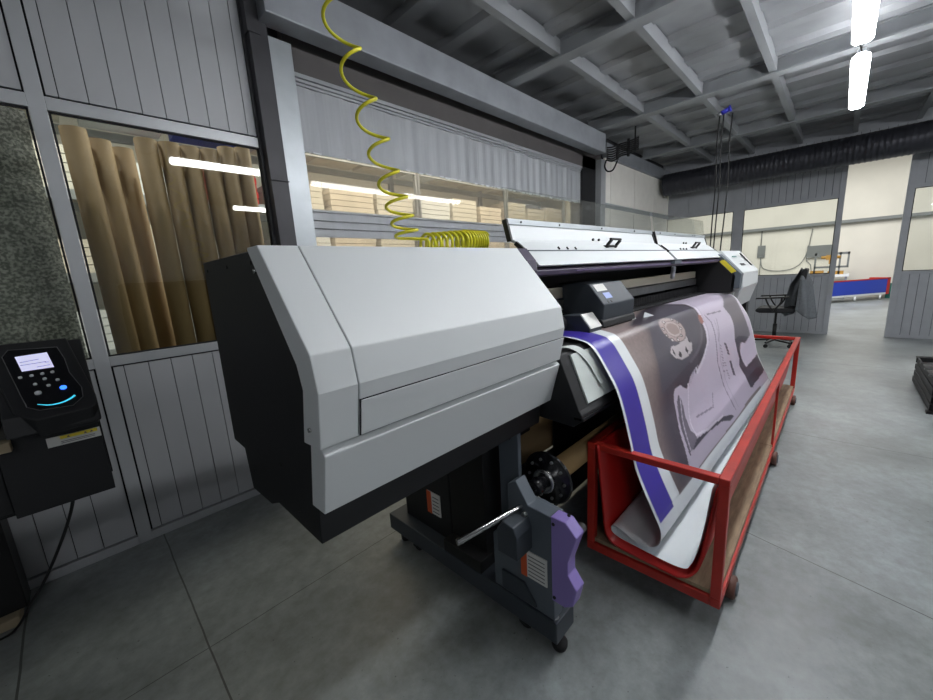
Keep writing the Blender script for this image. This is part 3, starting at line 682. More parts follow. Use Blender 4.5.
    ell(.185, .098, 110, 100, 102); ell(.176, .092, 168, 150, 148)
    ell(.125, .064, 128, 112, 110); ell(.115, .058, 182, 168, 166); ell(.09, .045, 150, 132, 128)
    for (bx, by) in ART['bolts']:
        for r_, c_ in ((.017, (70, 60, 62)), (.009, (196, 190, 190))):
            m_ = ((XX-bx)/(r_*1.25))**2+((VV-by)/(r_*.75))**2 < 1; col[m_] = L(*c_)
    # bodywork
    m_ = inpoly(ART['body']) | ((XX > 3.9) & (VV < .4) & pic) | ((VV < .0) & (XX > 3.35) & pic) | ((XX > 4.3) & pic)
    b0 = L(186, 176, 192)[None, None, :]*np.ones(XX.shape+(1,))
    col[m_] = b0[m_]
    col[(VV < -.1) & (XX > 2.015) & (XX < 3.4)] = L(96, 84, 88)
    for k in (.02, .045): line([(a+k*1.6, b-k*.2) for a, b in ART['body'][18:28]], .006, 158, 150, 166, mix=.7)
    line([(a+.03, b) for a, b in ART['body'][20:28]], .012, 206, 200, 212, mix=.8)
    fill(ART['slotA'], 108, 101, 113); line(ART['L6'], .008, 86, 80, 92); line([(a+.03, b) for a, b in ART['L6']], .006, 190, 182, 194)
    fill(ART['gapB'], 54, 49, 60)
    line(ART['L5'], .007, 206, 198, 210)
    line(ART['L3'], .006, 130, 122, 138)
    fill(ART['win'], 104, 98, 106); fill(ART['winlow'], 66, 62, 74)
    mir = [(4.12, .745), (4.28, .78), (4.60, .74), (4.685, .80), (4.685, .93), (4.16, .955), (4.07, .86)]
    fill(mir, 188, 180, 198)
    line([(4.05, .85), (3.99, .92), (4.03, 1.02), (4.08, 1.14)], .010, 58, 54, 64)
    fill(ART['marker'], 150, 102, 96)
    line(ART['L1'], .006, 112, 104, 118); line(ART['L2'], .009, 122, 114, 130); line(ART['L4'], .007, 150, 142, 158)
    line([(a+.09, b) for a, b in ART['L2'][1:]], .006, 160, 152, 168)
    fill([(4.45, .02), (4.60, .06), (4.60, .09), (4.35, .075)], 60, 54, 64)
    # small lettering on the door: short broken strokes
    for key, w_, c_ in (('T1', .020, (74, 68, 82)), ('T2', .008, (128, 120, 136)), ('T3', .007, (128, 120, 136))):
        pts = ART[key]
        for (x0, y0), (x1, y1) in zip(pts, pts[1:]):
            n = max(2, int(math.hypot(x1-x0, y1-y0)/.022))
            for i in range(n):
                if rng.rand() < .78:
                    t0 = i/n; t1 = t0+.6/n
                    o_ = rng.uniform(-.006, .006)
                    line([(x0+(x1-x0)*t0+o_-.02, y0+(y1-y0)*t0), (x0+(x1-x0)*t1+o_+.02, y0+(y1-y0)*t1)], w_*.55, *c_)
    col[(XX >= 4.685)] = L(222, 226, 228)
    col[VV >= END+.012] = L(222, 226, 228)
    at = me.color_attributes.new('print', 'FLOAT_COLOR', 'POINT')
    buf = np.ones((nx*nv, 4), np.float32); buf[:, :3] = np.clip(col, 0, 1).reshape(-1, 3)
    at.data.foreach_set('color', buf.ravel())
    me.materials.append(M['print'])
    o = bpy.data.objects.new('printed_banner', me); COL.objects.link(o); o.location = (1.7, .5, .2)
    tag(o, 'printed vinyl banner with a white truck and purple stripe hanging into the red cart', 'banner')
make_banner()

# ------------------------------------------------------------------ red cart
CT = thing('red_cart', 'long red steel frame cart on casters with a wooden bottom board under the banner', 'cart', (3.5, .54, 0))
def Q(mb, name, m, bevel=0., parent=CT, label=None):
    o = build(mb, name, m, parent, bevel)
    if label: o['label'] = label
    return o
X0, X1, Y0, Y1 = 1.70, 5.38, .235, .845
fr = MB()
for x in (X0, X1-.04):
    for y in (Y0, Y1-.04): fr.box(x, x+.04, y, y+.04, .160, .695)
for x in (3.52,): fr.box(x, x+.012, Y0+.005, Y0+.02, .165, .70).box(x, x+.025, Y1-.025, Y1, .165, .70)
for z0, z1 in ((.115, .160), (.695, .728)):
    fr.box(X0, X1, Y0, Y0+.04, z0, z1).box(X0, X1, Y1-.04, Y1, z0, z1)
    fr.box(X0, X0+.04, Y0+.04, Y1-.04, z0, z1).box(X1-.04, X1, Y0+.04, Y1-.04, z0, z1)
Q(fr, 'frame', 'red_paint', .004)
bd = MB()
for a, b in ((X0+.01, 3.50), (3.505, X1-.01)): bd.box(a, b, Y0+.01, Y1-.01, .166, .186)
Q(bd, 'bottom_board', 'wood', .002)
for x, y in ((1.95, .232), (1.95, .848), (3.58, .232), (3.58, .848), (5.24, .232), (5.24, .848)):
    s_ = 1 if y < .5 else -1
    c = Q(MB().box(x-.03, x+.03, y+s_*.045-.03, y+s_*.045+.03, .106, .115).prism([(x-.03, y+s_*.028, .106), (x+.03, y+s_*.028, .106), (x+.022, y+s_*.028, .045), (x-.008, y+s_*.028, .045)], (0, .006, 0)), 'caster', 'dark_grey_metal')
    Q(MB().lathe((x+.005, y-.02, .054), (0, 1, 0), [(0, .03), (0, .046), (.006, .054), (.034, .054), (.04, .046), (.04, .03)], 28), 'wheel', 'brown_rubber', 0, c)
    Q(MB().cyl((x+.005, y-.026, .054), (x+.005, y+.026, .054), .032, seg=20), 'hub', 'mid_grey_metal', 0, c)
# folded red trough that lines the cart
tp = [(.792, .72), (.784, .69), (.755, .42), (.742, .29), (.728, .245), (.69, .215), (.60, .205), (.50, .198), (.40, .195), (.365, .20), (.338, .235), (.322, .30), (.303, .45), (.281, .645)]
tp = smooth2(tp, 5)
tr = MB(); prev = None
for i in range(13):
    xx = 1.690+(5.30-1.690)*i/12
    row = [tr.bm.verts.new((xx+(.045*min(1, max(0, (.40-y)/.06)) if i == 0 else 0), y, z)) for y, z in tp]
    if prev:
        for j in range(len(row)-1):
            f = tr.bm.faces.new((prev[j], row[j], row[j+1], prev[j+1])); f.smooth = True
    prev = row
ln = build(tr, 'trough_liner', 'red_sheet', None, solid=.014)
tag(ln, 'glossy red sheet bent into a trough inside the red steel cart', 'liner')

# ------------------------------------------------------------------ coiled air hose above the left housing
ax = [(.93, 1.5, 2.80), (.945, 1.5, 2.62), (.99, 1.49, 2.46), (1.03, 1.47, 2.28), (1.07, 1.45, 2.12), (1.11, 1.43, 1.98), (1.15, 1.41, 1.88), (1.175, 1.40, 1.80), (1.19, 1.39, 1.762)]
def helix(axis, radii, turns, phase=0., sub=26):
    A = smooth_path(axis, 10); n = len(A)-1; out = []; N = int(turns*sub)
    cl = [0]
    for a, b in zip(A, A[1:]): cl.append(cl[-1]+(b-a).length)
    # turn density table
    for k in range(N+1):
        t = k/N
        s_ = t*cl[-1]; i = min(n-1, max(0, next((q for q in range(n) if cl[q+1] >= s_), n-1)))
        f_ = (s_-cl[i])/(cl[i+1]-cl[i]); p = A[i].lerp(A[i+1], f_); d = (A[i+1]-A[i]).normalized()
        u = (Vector((1, 0, 0))-d*d.x); u = u.normalized() if u.length > .3 else (Vector((0, 0, 1))-d*d.z).normalized()
        v = d.cross(u); a = 2*PI*turns*t+phase
        r = radii[0]+(radii[1]-radii[0])*t
        out.append(p+u*math.cos(a)*r+v*math.sin(a)*r)
    return out
def hose_path():
    out = []
    zc = [2.720, 2.558, 2.378, 2.218, 2.092, 1.976, 1.892, 1.825, 1.775]
    # each turn of the stretched part gets shorter towards the bottom
    K = len(zc)-1; S = 22
    for k in range(K):
        for q in range(S):
            t = (k+q/S); z = zc[k]+(zc[k+1]-zc[k])*(q/S)
            xa = .858+(2.80-z)*.238; ya = 1.5-(2.80-z)*.09
            a = 2*PI*t+PI*.5; r = .052
            out.append(Vector((xa-r*math.cos(a), ya+r*math.sin(a), z)))
    last = out[-1]
    xs = 1.19; n = 0
    # coil lying on the housing: loose turns, then a tight bundle
    a0 = PI*.5; tot = 15
    cyc = 0
    pitches = [.036]*7+[.022]*3+[.017]*6
    x = 1.165; ang = PI*.8
    for p_ in pitches:
        for q in range(20):
            ang += 2*PI/20; x += p_/20
            r = .040+.010*min(1, cyc/7)
            out.append(Vector((x, 1.385+r*math.cos(ang), 1.752+.012*min(1, cyc/7)+r*math.sin(ang))))
        cyc += 1
    return out
h = MB().tube(hose_path(), .0068, 8)
# straight run up to the roof
h2 = smooth_path([(.877, 1.555, 2.720), (.90, 1.55, 2.95), (.94, 1.52, 3.3), (.96, 1.5, 3.70)], 6)
h.tube(h2, .0068, 8)
AH = thing('coiled_air_hose', 'yellow spiral air hose hanging from the roof and lying coiled on the printer', 'hose', (1.2, 1.4, 1.705))
build(h, 'hose', 'yellow_hose', AH)
build(MB().cyl((1.195, 1.36, 1.718), (1.25, 1.35, 1.712), .011, seg=12), 'coupling', 'black', AH)
CAMF=(0.699757, 0.68716, -0.195324);CAMR=(0.691188, -0.720344, -0.057997);CAMU=(0.180553, 0.094422, 0.979022);CAMFL=380.253
# ------------------------------------------------------------------ second machine with control console at the left wall
PL = thing('cutting_plotter', 'black machine with a lit control console standing against the left window wall', 'plotter', (-.9, 2.3, 0))
def R_(mb, name, m, bevel=0., parent=PL, label=None):
    o = build(mb, name, m, parent, bevel)
    if label: o['label'] = label
    return o
def cp(x, t, d=0.):   # point on the sloping console face
    return Vector((x, 1.70+.30*t-.573*d*1.0, 1.25+.21*t+.819*d))
face = [(-.20, 1.0), (-.031, .995), (.006, .16), (.006, .04), (-.01, 0), (-.135, -.02), (-.175, .10), (-.20, .5)]
R_(MB().prism([cp(x, t) for x, t in face], (0, .02, -.06)), 'console', 'black_shell', .004)
con = children(PL)[0]
R_(MB().prism([(-.20, 1.71, 1.20), (-.20, 1.72, 1.26), (-.20, 2.0, 1.45), (-.20, 2.05, 1.43), (-.20, 2.05, 1.20)], (.205, 0, 0)), 'console_base', 'black_shell', .004)
inner = [(-.184, .81), (-.170, .895), (-.058, .86), (-.046, .68), (-.042, .48), (-.022, .26), (-.024, .14), (-.05, .056), (-.122, .074), (-.146, .135), (-.154, .264), (-.172, .584)]
def ringline(pts, w_, d):
    m_ = MB(); n = len(pts)
    for i in range(n):
        a = cp(*pts[i], d); b = cp(*pts[(i+1) % n], d)
        m_.tube([a, b], w_, 6)
    return m_
R_(MB().prism([cp(x, t, .0005) for x, t in inner], cp(0, 0, .002)-cp(0, 0, 0)), 'keypad_plate', 'black_gloss', 0, con)
R_(ringline(inner, .0011, .003), 'keypad_outline', 'label_ink', 0, con)
scq = [(-.157, .787), (-.084, .799), (-.074, .582), (-.146, .582)]
so = R_(MB().prism([cp(x, t, .003) for x, t in scq], cp(0, 0, .001)-cp(0, 0, 0)), 'screen', 'screen', 0, con, 'lit pale lilac screen')
def nrm(): return (cp(0, 0, 1)-cp(0, 0, 0)).normalized()
for (x, t) in ((-.151, .505), (-.127, .509), (-.103, .513), (-.080, .516), (-.100, .443), (-.072, .403), (-.122, .392), (-.094, .351)):
    R_(MB().cyl(cp(x, t, .002), cp(x, t, .006), .0048, seg=12), 'button', 'dial_button', 0, con)
R_(MB().cyl(cp(-.119, .28, .002), cp(-.119, .28, .006), .0078, seg=16), 'button', 'dial_button', 0, con, 'larger round grey button')
R_(MB().cyl(cp(-.063, .294, .002), cp(-.063, .294, .006), .008, seg=16), 'lit_button', 'led_blue', 0, con, 'round button glowing blue')
arc = smooth_path([cp(-.124, .148, .003), cp(-.10, .115, .003), (cp(-.075, .115, .003)), cp(-.055, .14, .003), cp(-.042, .172, .003)], 5)
am = MB()
for i, (a, b) in enumerate(zip(arc, arc[1:])):
    w0 = .0012+.0022*i/len(arc)
    am.tube([a, b], w0, 6)
R_(am, 'light_arc', 'led_cyan', 0, con, 'curved cyan light strip')
ln_ = MB()
for a, b in (((-.148, .70), (-.105, .715)), ((-.148, .66), (-.09, .668)), ((-.112, .61), (-.082, .618)), ((-.093, .66), (-.084, .66))): ln_.tube([cp(*a, .0045), cp(*b, .0045)], .0008, 5)
R_(ln_, 'screen_text', mat('screen_ink', (120, 110, 170)), 0, so)
R_(MB().box(-.30, -.235, 1.95, 2.9, .88, 1.1).box(-.235, -.004, 1.78, 2.6, .93, 1.185).box(-.004, -.0, 1.9, 2.5, .95, 1.2), 'end_housing', 'black_shell', .004)
R_(MB().box(-2.3, -.235, 1.80, 3.03, .94, 1.13), 'body', 'black_shell', .006)
R_(MB().box(-2.3, -.20, 2.05, 2.6, 1.13, 1.32), 'hood', 'black_gloss', .01)
R_(MB().box(-2.3, -.20, 1.745, 1.80, 1.155, 1.185), 'media_bar', 'skid_wood', .002, label='pale beige front bar')
lb = R_(MB().box(-.131, -.005, 1.776, 1.7795, 1.130, 1.162), 'warning_label', 'label_white', 0)
R_(MB().box(-.10, -.012, 1.7745, 1.777, 1.150, 1.161), 'yellow_band', 'yellow', 0, lb)
t = MB()
for x in (-.085, -.045, -.03): t.prism([(x, 1.774, 1.152), (x+.008, 1.774, 1.152), (x+.004, 1.774, 1.159)], (0, .001, 0))
for i in range(2): t.box(-.10, -.02, 1.774, 1.776, 1.136+.005*i, 1.1375+.005*i)
R_(t, 'warning_marks', 'label_ink', 0, lb)
R_(MB().box(-.78, -.43, 2.86, 3.03, .05, .94), 'leg', 'black', .005)
R_(MB().box(-.78, -.455, 2.80, 3.06, .0, .05), 'foot', 'skid_wood', .006, label='pale foot of the leg')
R_(MB().box(-2.2, -1.9, 2.3, 2.93, 0, .94), 'leg', 'black', .005)
R_(MB().tube(smooth_path([(-.10, 2.04, .935), (-.122, 2.05, .853), (-.148, 2.08, .766), (-.206, 2.2, .608), (-.293, 2.38, .395), (-.377, 2.55, .22), (-.46, 2.68, .06), (-.55, 2.74, .006), (-.8, 2.7, .006), (-1.2, 2.6, .006)], 8), .0055, 8), 'power_cord', 'cable_black')

# ------------------------------------------------------------------ cardboard tubes and other goods behind the windows
tubes = [(.235, 3.42, .062, 2.60), (.350, 3.52, .060, 2.58), (.468, 3.60, .058, 2.57), (.545, 3.42, .062, 2.60), (.670, 3.42, .060, 2.60), (.792, 3.44, .060, 2.60), (.912, 3.43, .058, 2.60), (1.030, 3.44, .058, 2.64), (1.148, 3.46, .056, 2.66)]
places = ['leftmost in the row', 'second from the left, set a little back', 'third from the left, half hidden between its neighbours', 'fourth from the left', 'fifth from the left, in the middle', 'sixth from the left', 'third from the right', 'second from the right', 'rightmost, next to the dark corner post']
proto = None
for i, (x, y, r, h) in enumerate(tubes):
    if proto is None:
        proto = build(MB().lathe((0, 0, 0), (0, 0, 1), [(0, .055), (0, .061), (2.6, .061), (2.6, .055), (2.5, .055)], 28), 'cardboard_tube', 'cardboard', None, loc=(0, 0, 0)); o = proto
    else:
        o = proto.copy(); COL.objects.link(o)
    o.location = (x-.004*0, y, 0); o.scale = (r/.061, r/.061, h/2.6); o.rotation_euler = (0, -.012 if i < 3 else 0, 0)
    tag(o, 'tall brown cardboard tube behind the window, '+places[i], 'tube', 'cardboard tubes standing behind the window')
# mottled grey wrapped bale behind the left window
g = MB(); prev = None
N1, N2 = 60, 60
random.seed(5)
for i in range(N1+1):
    row = []
    for j in range(N2+1):
        x = -1.25+1.27*i/N1; z = .3+2.35*j/N2
        bul = .06*math.sin(PI*i/N1)**.5 if 0 < i < N1 else 0
        y = 3.40-bul+.012*math.sin(x*23+z*3)+.010*math.sin(z*31+x*5)
        for zc, a, kx in ((1.78, .05, .12), (1.62, .035, -.10), (2.30, .04, .05)):
            y += a*math.exp(-((z-zc-kx*(x+.3)-.015*math.sin(x*30))/.018)**2)
        row.append(g.bm.verts.new((x, y, z)))
    if prev:
        for j in range(N2):
            f = g.bm.faces.new((prev[j], row[j], row[j+1], prev[j+1])); f.smooth = True
    prev = row
g.box(-1.25, .02, 3.44, 3.9, .0, 2.42)
bale = build(g, 'wrapped_bale', 'mottled')
tag(bale, 'bulky mottled grey wrapped bale filling the view behind the left window', 'bale')
# racks in the room behind
def rack(x0, label):
    T = thing('storage_rack', label, 'rack', (x0+1.35, 6.2, 0), 'storage racks in the room behind the shutter')
    for x in (x0, x0+2.64):
        for y in (5.8, 6.6): build(MB().box(x, x+.06, y, y+.06, 0, 4.2), 'upright', 'beam_steel', T)
    for z in (.9, 1.75, 2.6, 3.45):
        build(MB().box(x0+.06, x0+2.64, 5.8, 5.84, z, z+.10).box(x0+.06, x0+2.64, 6.6, 6.64, z, z+.10), 'shelf_beam', 'alu_bright', T)
    return T
names = ['left', 'middle', 'right']
for k in range(4):
    rack(-.5+2.68*k, ['steel storage rack seen through the window beside the tubes', 'second steel storage rack, seen through the clear strip left of the hose', 'third steel storage rack, seen through the clear strip near its middle', 'far steel storage rack, seen through the right end of the clear strip'][k])
random.seed(11)
cnt = 0
for k in range(4):
    for lv, z in enumerate((1.0, 1.85, 2.7, 3.55)):
        x = -.42+2.68*k
        for q in range(3):
            w_ = random.uniform(.7, .82); h_ = random.uniform(.35, .62)
            mm = random.choice(['plank', 'cream_wall', 'plank', 'white_paper'])
            if k == 0 and lv == 2 and q == 2: mm = 'red_crate'
            if k == 0 and lv == 3 and q == 2: mm = 'blue_sheet'
            b = MB(); n = max(3, int(h_/.09))
            for i in range(n): b.box(x+random.uniform(0, .02), x+w_-random.uniform(0, .02), 5.86, 6.55, z+.09*i, z+.09*i+.082)
            o = build(b, 'board_stack', mm)
            colr = {'plank': 'pale wooden', 'cream_wall': 'cream', 'white_paper': 'white', 'red_crate': 'red', 'blue_sheet': 'blue'}[mm]
            tag(o, '%s boards, %s shelf of the %s rack, %s of three' % (colr, ['lowest', 'second', 'third', 'top'][lv], ['leftmost', 'second', 'third', 'rightmost'][k], ['left', 'middle', 'right'][q]), 'boards', 'stacks of boards on the racks')
            x += .86

# ------------------------------------------------------------------ duct
dp = []; t = 0
while t < 9.3:
    dp += [(t, .229), (t+.012, .234), (t+.024, .234), (t+.036, .229), (t+.055, .228)]; t += .07
d = build(MB().lathe((9.8, 3.03, 3.30), (0, -1, 0), dp, 40), 'ventilation_duct', 'duct_black')
tag(d, 'large black ribbed ventilation duct running under the roof along the far partition', 'duct')
hk = MB()
for y in (1.6, -.9): hk.tube([(9.8, y, 3.53), (9.8, y, 3.86)], .006, 6)

# ------------------------------------------------------------------ strip lights
def strip(x0, y, z, L_=1.55, label=None):
    T = thing('strip_light', label or '', 'lamp', (x0+L_/2, y, z), 'fluorescent strip lights under the roof')
    build(MB().prism_x([(y-.03, z+.062), (y-.025, z+.09), (y+.025, z+.09), (y+.03, z+.062)], x0, x0+L_), 'housing', 'alu_bright', T)
    build(MB().prism_x([(y-.03, z+.062), (y-.055, z+.045), (y-.062, z+.01), (y-.04, z-.012), (y+.04, z-.012), (y+.062, z+.01), (y+.055, z+.045), (y+.03, z+.062)], x0+.02, x0+L_-.02), 'diffuser', 'lamp', T)
    build(MB().tube([(x0+.2, y, z+.09), (x0+.2, y, 3.70)], .005, 6).tube([(x0+L_-.2, y, z+.09), (x0+L_-.2, y, 3.70)], .005, 6), 'hanger', 'steel_dull', T)
    build(MB().tube(smooth_path([(x0-.02, y, z+.06), (x0-.1, y+.02, z+.12), (x0-.2, y, z+.06), (x0-.30, y, z+.10), (x0-.37, y, z+.06)], 5), .006, 6), 'link_cable', 'cable_black', T)
    return T
for i, (x, y) in enumerate(((5.07, .04), (3.13, .04), (1.19, .04), (6.7, -2.9), (4.7, -2.9), (2.7, -2.9), (-3.2, -2.4))):  # aisle and corner lamps are unseen, added to brighten floor and printer end
    strip(x, y, 3.2, label=['strip light glowing white, the one nearer the far partition', 'strip light glowing white, cut by the top edge of the picture', 'strip light over the camera position', 'unseen strip light added over the right-hand aisle, far one', 'unseen strip light added over the right-hand aisle, middle one', 'unseen strip light added over the right-hand aisle, near one', 'unseen strip light added in the corner behind the camera', 'strip light along the right wall, far one', 'strip light along the right wall, near one'][i])

# ------------------------------------------------------------------ cables hanging from the roof
hc = thing('hanging_cables', 'pair of dark cables hanging from the roof to the far end of the printer', 'cable', (6.9, 1.38, 3.6))
for dx, dy, top, name in ((0, 0, 3.62, 'cable'), (.02, -.10, 3.60, 'cable'), (.0, .05, 3.62, 'cable')):
    build(MB().tube(smooth_path([(6.9+dx, 1.39+dy, top), (6.88+dx, 1.40+dy, 3.2), (6.89, 1.385+dy, 2.7), (6.9, 1.40+dy, 2.2), (6.9, 1.41+dy*.9, 1.75), (6.9, 1.42+dy, 1.2)], 6), .009, 8), name, 'cable_black', hc)
pg = thing('power_socket', 'blue industrial plug and socket hanging under the roof above the cables', 'plug', (6.9, 1.37, 3.66))
build(MB().cyl((6.9, 1.42, 3.63), (6.9, 1.33, 3.66), .032).cyl((6.9, 1.33, 3.66), (6.9, 1.31, 3.665), .042), 'plug_body', 'blue_plug', pg)
build(MB().cyl((6.9, 1.47, 3.61), (6.9, 1.42, 3.63), .028), 'plug_collar', 'steel_dull', pg)
bundle = MB()
for i in range(7):
    bundle.tube(smooth_path([(6.50, 2.92, 3.30+.03*i), (6.55, 2.84, 3.27+.035*i), (6.60, 2.72, 3.33+.03*i), (6.62, 2.60, 3.34+.03*i), (6.64, 2.46, 3.38+.028*i)], 6), .012, 6)
bundle.tube(smooth_path([(6.50, 2.92, 3.30), (6.48, 2.94, 3.2), (6.5, 2.90, 3.12), (6.53, 2.82, 3.13), (6.55, 2.76, 3.26)], 6), .012, 6)
bundle.tube([(6.64, 2.52, 3.35), (6.64, 2.52, 3.72)], .012, 6).box(6.6, 6.64, 2.60, 2.63, 3.3, 3.56).box(6.56, 6.60, 2.76, 2.79, 3.28, 3.5)
o = build(bundle, 'cable_bundle', 'cable_black'); tag(o, 'tangled black cable bundle at the far end of the lintel beam', 'cables')

# ------------------------------------------------------------------ office chair with jacket
CH = thing('office_chair', 'black swivel office chair with armrests near the far partition', 'chair', (8.75, .75, 0))
def C_(mb, name, m, bevel=0., parent=CH): return build(mb, name, m, parent, bevel)
cx, cy = 8.75, .75
C_(MB().prism_x([(cy-.25, .62), (cy-.27, .66), (cy-.25, .70), (cy+.20, .71), (cy+.27, .69), (cy+.28, .64), (cy+.22, .615)], cx-.25, cx+.25), 'seat', 'chair_black', .02)
C_(MB().prism_x([(cy-.25, .76), (cy-.26, .86), (cy-.275, 1.10), (cy-.30, 1.33), (cy-.34, 1.365), (cy-.37, 1.35), (cy-.36, 1.10), (cy-.34, .84), (cy-.30, .74)], cx-.23, cx+.23), 'backrest', 'chair_black', .02)
C_(MB().prism_x([(cy-.22, .63), (cy-.36, .66), (cy-.38, .95), (cy-.355, .95), (cy-.335, .68), (cy-.22, .655)], cx-.04, cx+.04), 'back_bracket', 'black', .005)
for sx in (-1, 1):
    a = MB().tube(smooth_path([(cx+sx*.24, cy+.0, .64), (cx+sx*.29, cy+.02, .66), (cx+sx*.29, cy+.10, .78), (cx+sx*.29, cy+.14, .88)], 5), .014, 8)
    a.tube(smooth_path([(cx+sx*.24, cy-.02, .64), (cx+sx*.29, cy-.0, .68), (cx+sx*.29, cy-.07, .80), (cx+sx*.29, cy-.08, .88)], 5), .014, 8)
    a.prism_x([(cy-.18, .885), (cy+.28, .865), (cy+.27, .89), (cy-.18, .91)], cx+sx*.29-.035, cx+sx*.29+.035)
    C_(a, 'armrest', 'black', .004)
C_(MB().cyl((cx, cy, .12), (cx, cy, .40), .03).cyl((cx, cy, .40), (cx, cy, .63), .018), 'gas_post', 'black')
for i in range(5):
    a = 2*PI*i/5+.35
    l = C_(MB().prism([(cx+.03*math.cos(a+1.57), cy+.03*math.sin(a+1.57), .10), (cx-.03*math.cos(a+1.57), cy-.03*math.sin(a+1.57), .10), (cx+.30*math.cos(a)-.016*math.cos(a+1.57), cy+.30*math.sin(a)-.016*math.sin(a+1.57), .075), (cx+.30*math.cos(a)+.016*math.cos(a+1.57), cy+.30*math.sin(a)+.016*math.sin(a+1.57), .075)], (0, 0, .03)), 'base_leg', 'black', .004)
    C_(MB().cyl((cx+.29*math.cos(a)-.02, cy+.29*math.sin(a), .032), (cx+.29*math.cos(a)+.02, cy+.29*math.sin(a), .032), .032), 'caster', 'rubber', 0, l)
# jacket draped over the backrest
jk = MB(); prev = None; NJ, MJ = 44, 30
for i in range(NJ+1):
    u = i/NJ; row = []
    for j in range(MJ+1):
        t = j/MJ         # 0 = over the top edge, 1 = hem
        ang = -PI*.55+u*PI*1.6
        wx = .27+.05*t; wy = .11+.10*t
        fold = 1+.16*math.sin(ang*7+t*2)*t+.05*math.sin(ang*15)*t
        hem = .60+.10*math.sin(ang*2+.6)
        z = 1.375-.03*(abs(math.cos(ang))**2)-(1.35-hem)*t
        ycen = cy-.305+.0*t
        row.append(jk.bm.verts.new((cx+wx*math.cos(ang)*fold*min(1, .55+t*2), ycen-wy*math.sin(ang)*fold*min(1, .25+t*2.2), z)))
    if prev:
        for j in range(MJ):
            f = jk.bm.faces.new((prev[j], row[j], row[j+1], prev[j+1])); f.smooth = True
    prev = row
o = build(jk, 'jacket', 'cloth_grey', None, solid=.008); tag(o, 'grey jacket draped over the back of the office chair', 'jacket')

# ------------------------------------------------------------------ stack of black trays at the right edge
TS = thing('tray_stack', 'low stack of black metal trays on the floor at the right edge of the picture', 'trays', (6.2, -1.05, 0))
for i in range(4):
    z = .03+.075*i; dx = .012*i
    b = MB().box(5.62+dx, 6.88, -1.45, -.76-.004*i, z, z+.012)
    b.box(5.62+dx, 6.88, -.77-.004*i, -.755-.004*i, z, z+.062).box(5.62+dx, 5.635+dx, -1.45, -.76, z, z+.062).box(6.865, 6.88, -1.45, -.76, z, z+.062).box(5.62+dx, 6.88, -1.45, -1.435, z, z+.062)
    build(b, 'tray', 'black_shell', TS, .002)
b = MB()
for x in (5.8, 6.1, 6.4, 6.75): b.tube([(x, -.74, .345), (x+.05, -1.4, .36)], .012, 6)
build(b, 'rod', 'steel_dull', TS)
build(MB().box(5.6, 5.66, -1.4, -.74, 0, .028).box(6.8, 6.86, -1.4, -.80, 0, .028), 'runner', 'black', TS)

# ------------------------------------------------------------------ things beyond the doorway
BC = thing('blue_bin_cart', 'long blue-lined trolley with red end frames beyond the doorway', 'trolley', (17.5, -.5, 0))
A_ = Vector((16.6, .35, 0)); B_ = Vector((18.7, -1.22, 0)); dv = (B_-A_); nv_ = Vector((dv.y, -dv.x, 0)).normalized()*-.5
def Bx(z0, z1, f0, f1, g0, g1):
    p = [A_+dv*f0+nv_*g0, A_+dv*f1+nv_*g0, A_+dv*f1+nv_*g1, A_+dv*f0+nv_*g1]
    return MB().prism([(q.x, q.y, z0) for q in p], (0, 0, z1-z0))
build(Bx(.22, .66, .02, .955, -.02, .02), 'side_panel', 'blue_sheet', BC)
build(Bx(.16, .22, 0, 1, -.02, 1.0), 'base_frame', 'white_paper', BC)
build(Bx(.16, .70, .955, 1.0, -.03, 1.0), 'end_frame', 'red_crate', BC)
build(Bx(.16, .70, 0, .02, -.03, 1.0), 'end_frame', 'red_crate', BC)
build(Bx(.66, .70, 0, 1, -.03, .0), 'top_rail', 'red_crate', BC)
for f_ in (.12, .5, .88):
    q = A_+dv*f_
    build(MB().cyl((q.x, q.y-.02, .07), (q.x, q.y+.02, .07), .07).box(q.x-.02, q.x+.02, q.y-.03, q.y+.03, .07, .16), 'caster', 'white_paper', BC)
TB = thing('work_table', 'white-topped work table beyond the doorway behind the blue trolley', 'table', (18.3, .2, 0))
build(MB().box(18.25, 19.15, -.24, 1.5, .78, .86), 'tabletop', 'white_paper', TB)
for x in (18.3, 19.07):
    for y in (-.2, 1.42): build(MB().box(x, x+.05, y, y+.05, 0, .78), 'leg', 'beam_steel', TB)
MC = thing('bench_machine', 'yellow and grey workshop machine on the table beyond the partition window', 'machine', (18.4, .3, .86))
f = MB()
for y in (.0, .62): f.box(18.3, 18.36, y, y+.05, .86, 1.60)
f.box(18.3, 18.36, -.2, .67, 1.52, 1.60).box(18.3, 18.36, -.2, -.15, 1.1, 1.6).box(18.3, 18.6, -.2, .67, 1.08, 1.14)
build(f, 'frame', 'machine_grey', MC)
build(MB().box(18.25, 18.5, .1, .38, 1.36, 1.52).box(18.25, 18.45, .16, .30, 1.22, 1.36).cyl((18.3, .02, 1.44), (18.3, .5, 1.44), .05), 'motor_head', 'machine_yellow', MC)
build(MB().box(18.3, 18.6, -.1, .3, .86, .97).box(18.3, 18.5, .4, .75, .86, 1.0), 'base_block', 'machine_yellow', MC)
SB = build(MB().box(19.25, 19.3, 2.18, 2.42, 1.56, 2.02).cyl((19.25, 2.24, 1.88), (19.23, 2.24, 1.88), .04).cyl((19.25, 2.36, 1.88), (19.23, 2.36, 1.88), .04).cyl((19.25, 2.24, 1.70), (19.23, 2.24, 1.70), .04).cyl((19.25, 2.36, 1.70), (19.23, 2.36, 1.70), .04), 'socket_panel', 'machine_grey')
tag(SB, 'grey electric socket panel high on the cream wall beyond the partition window', 'socket')
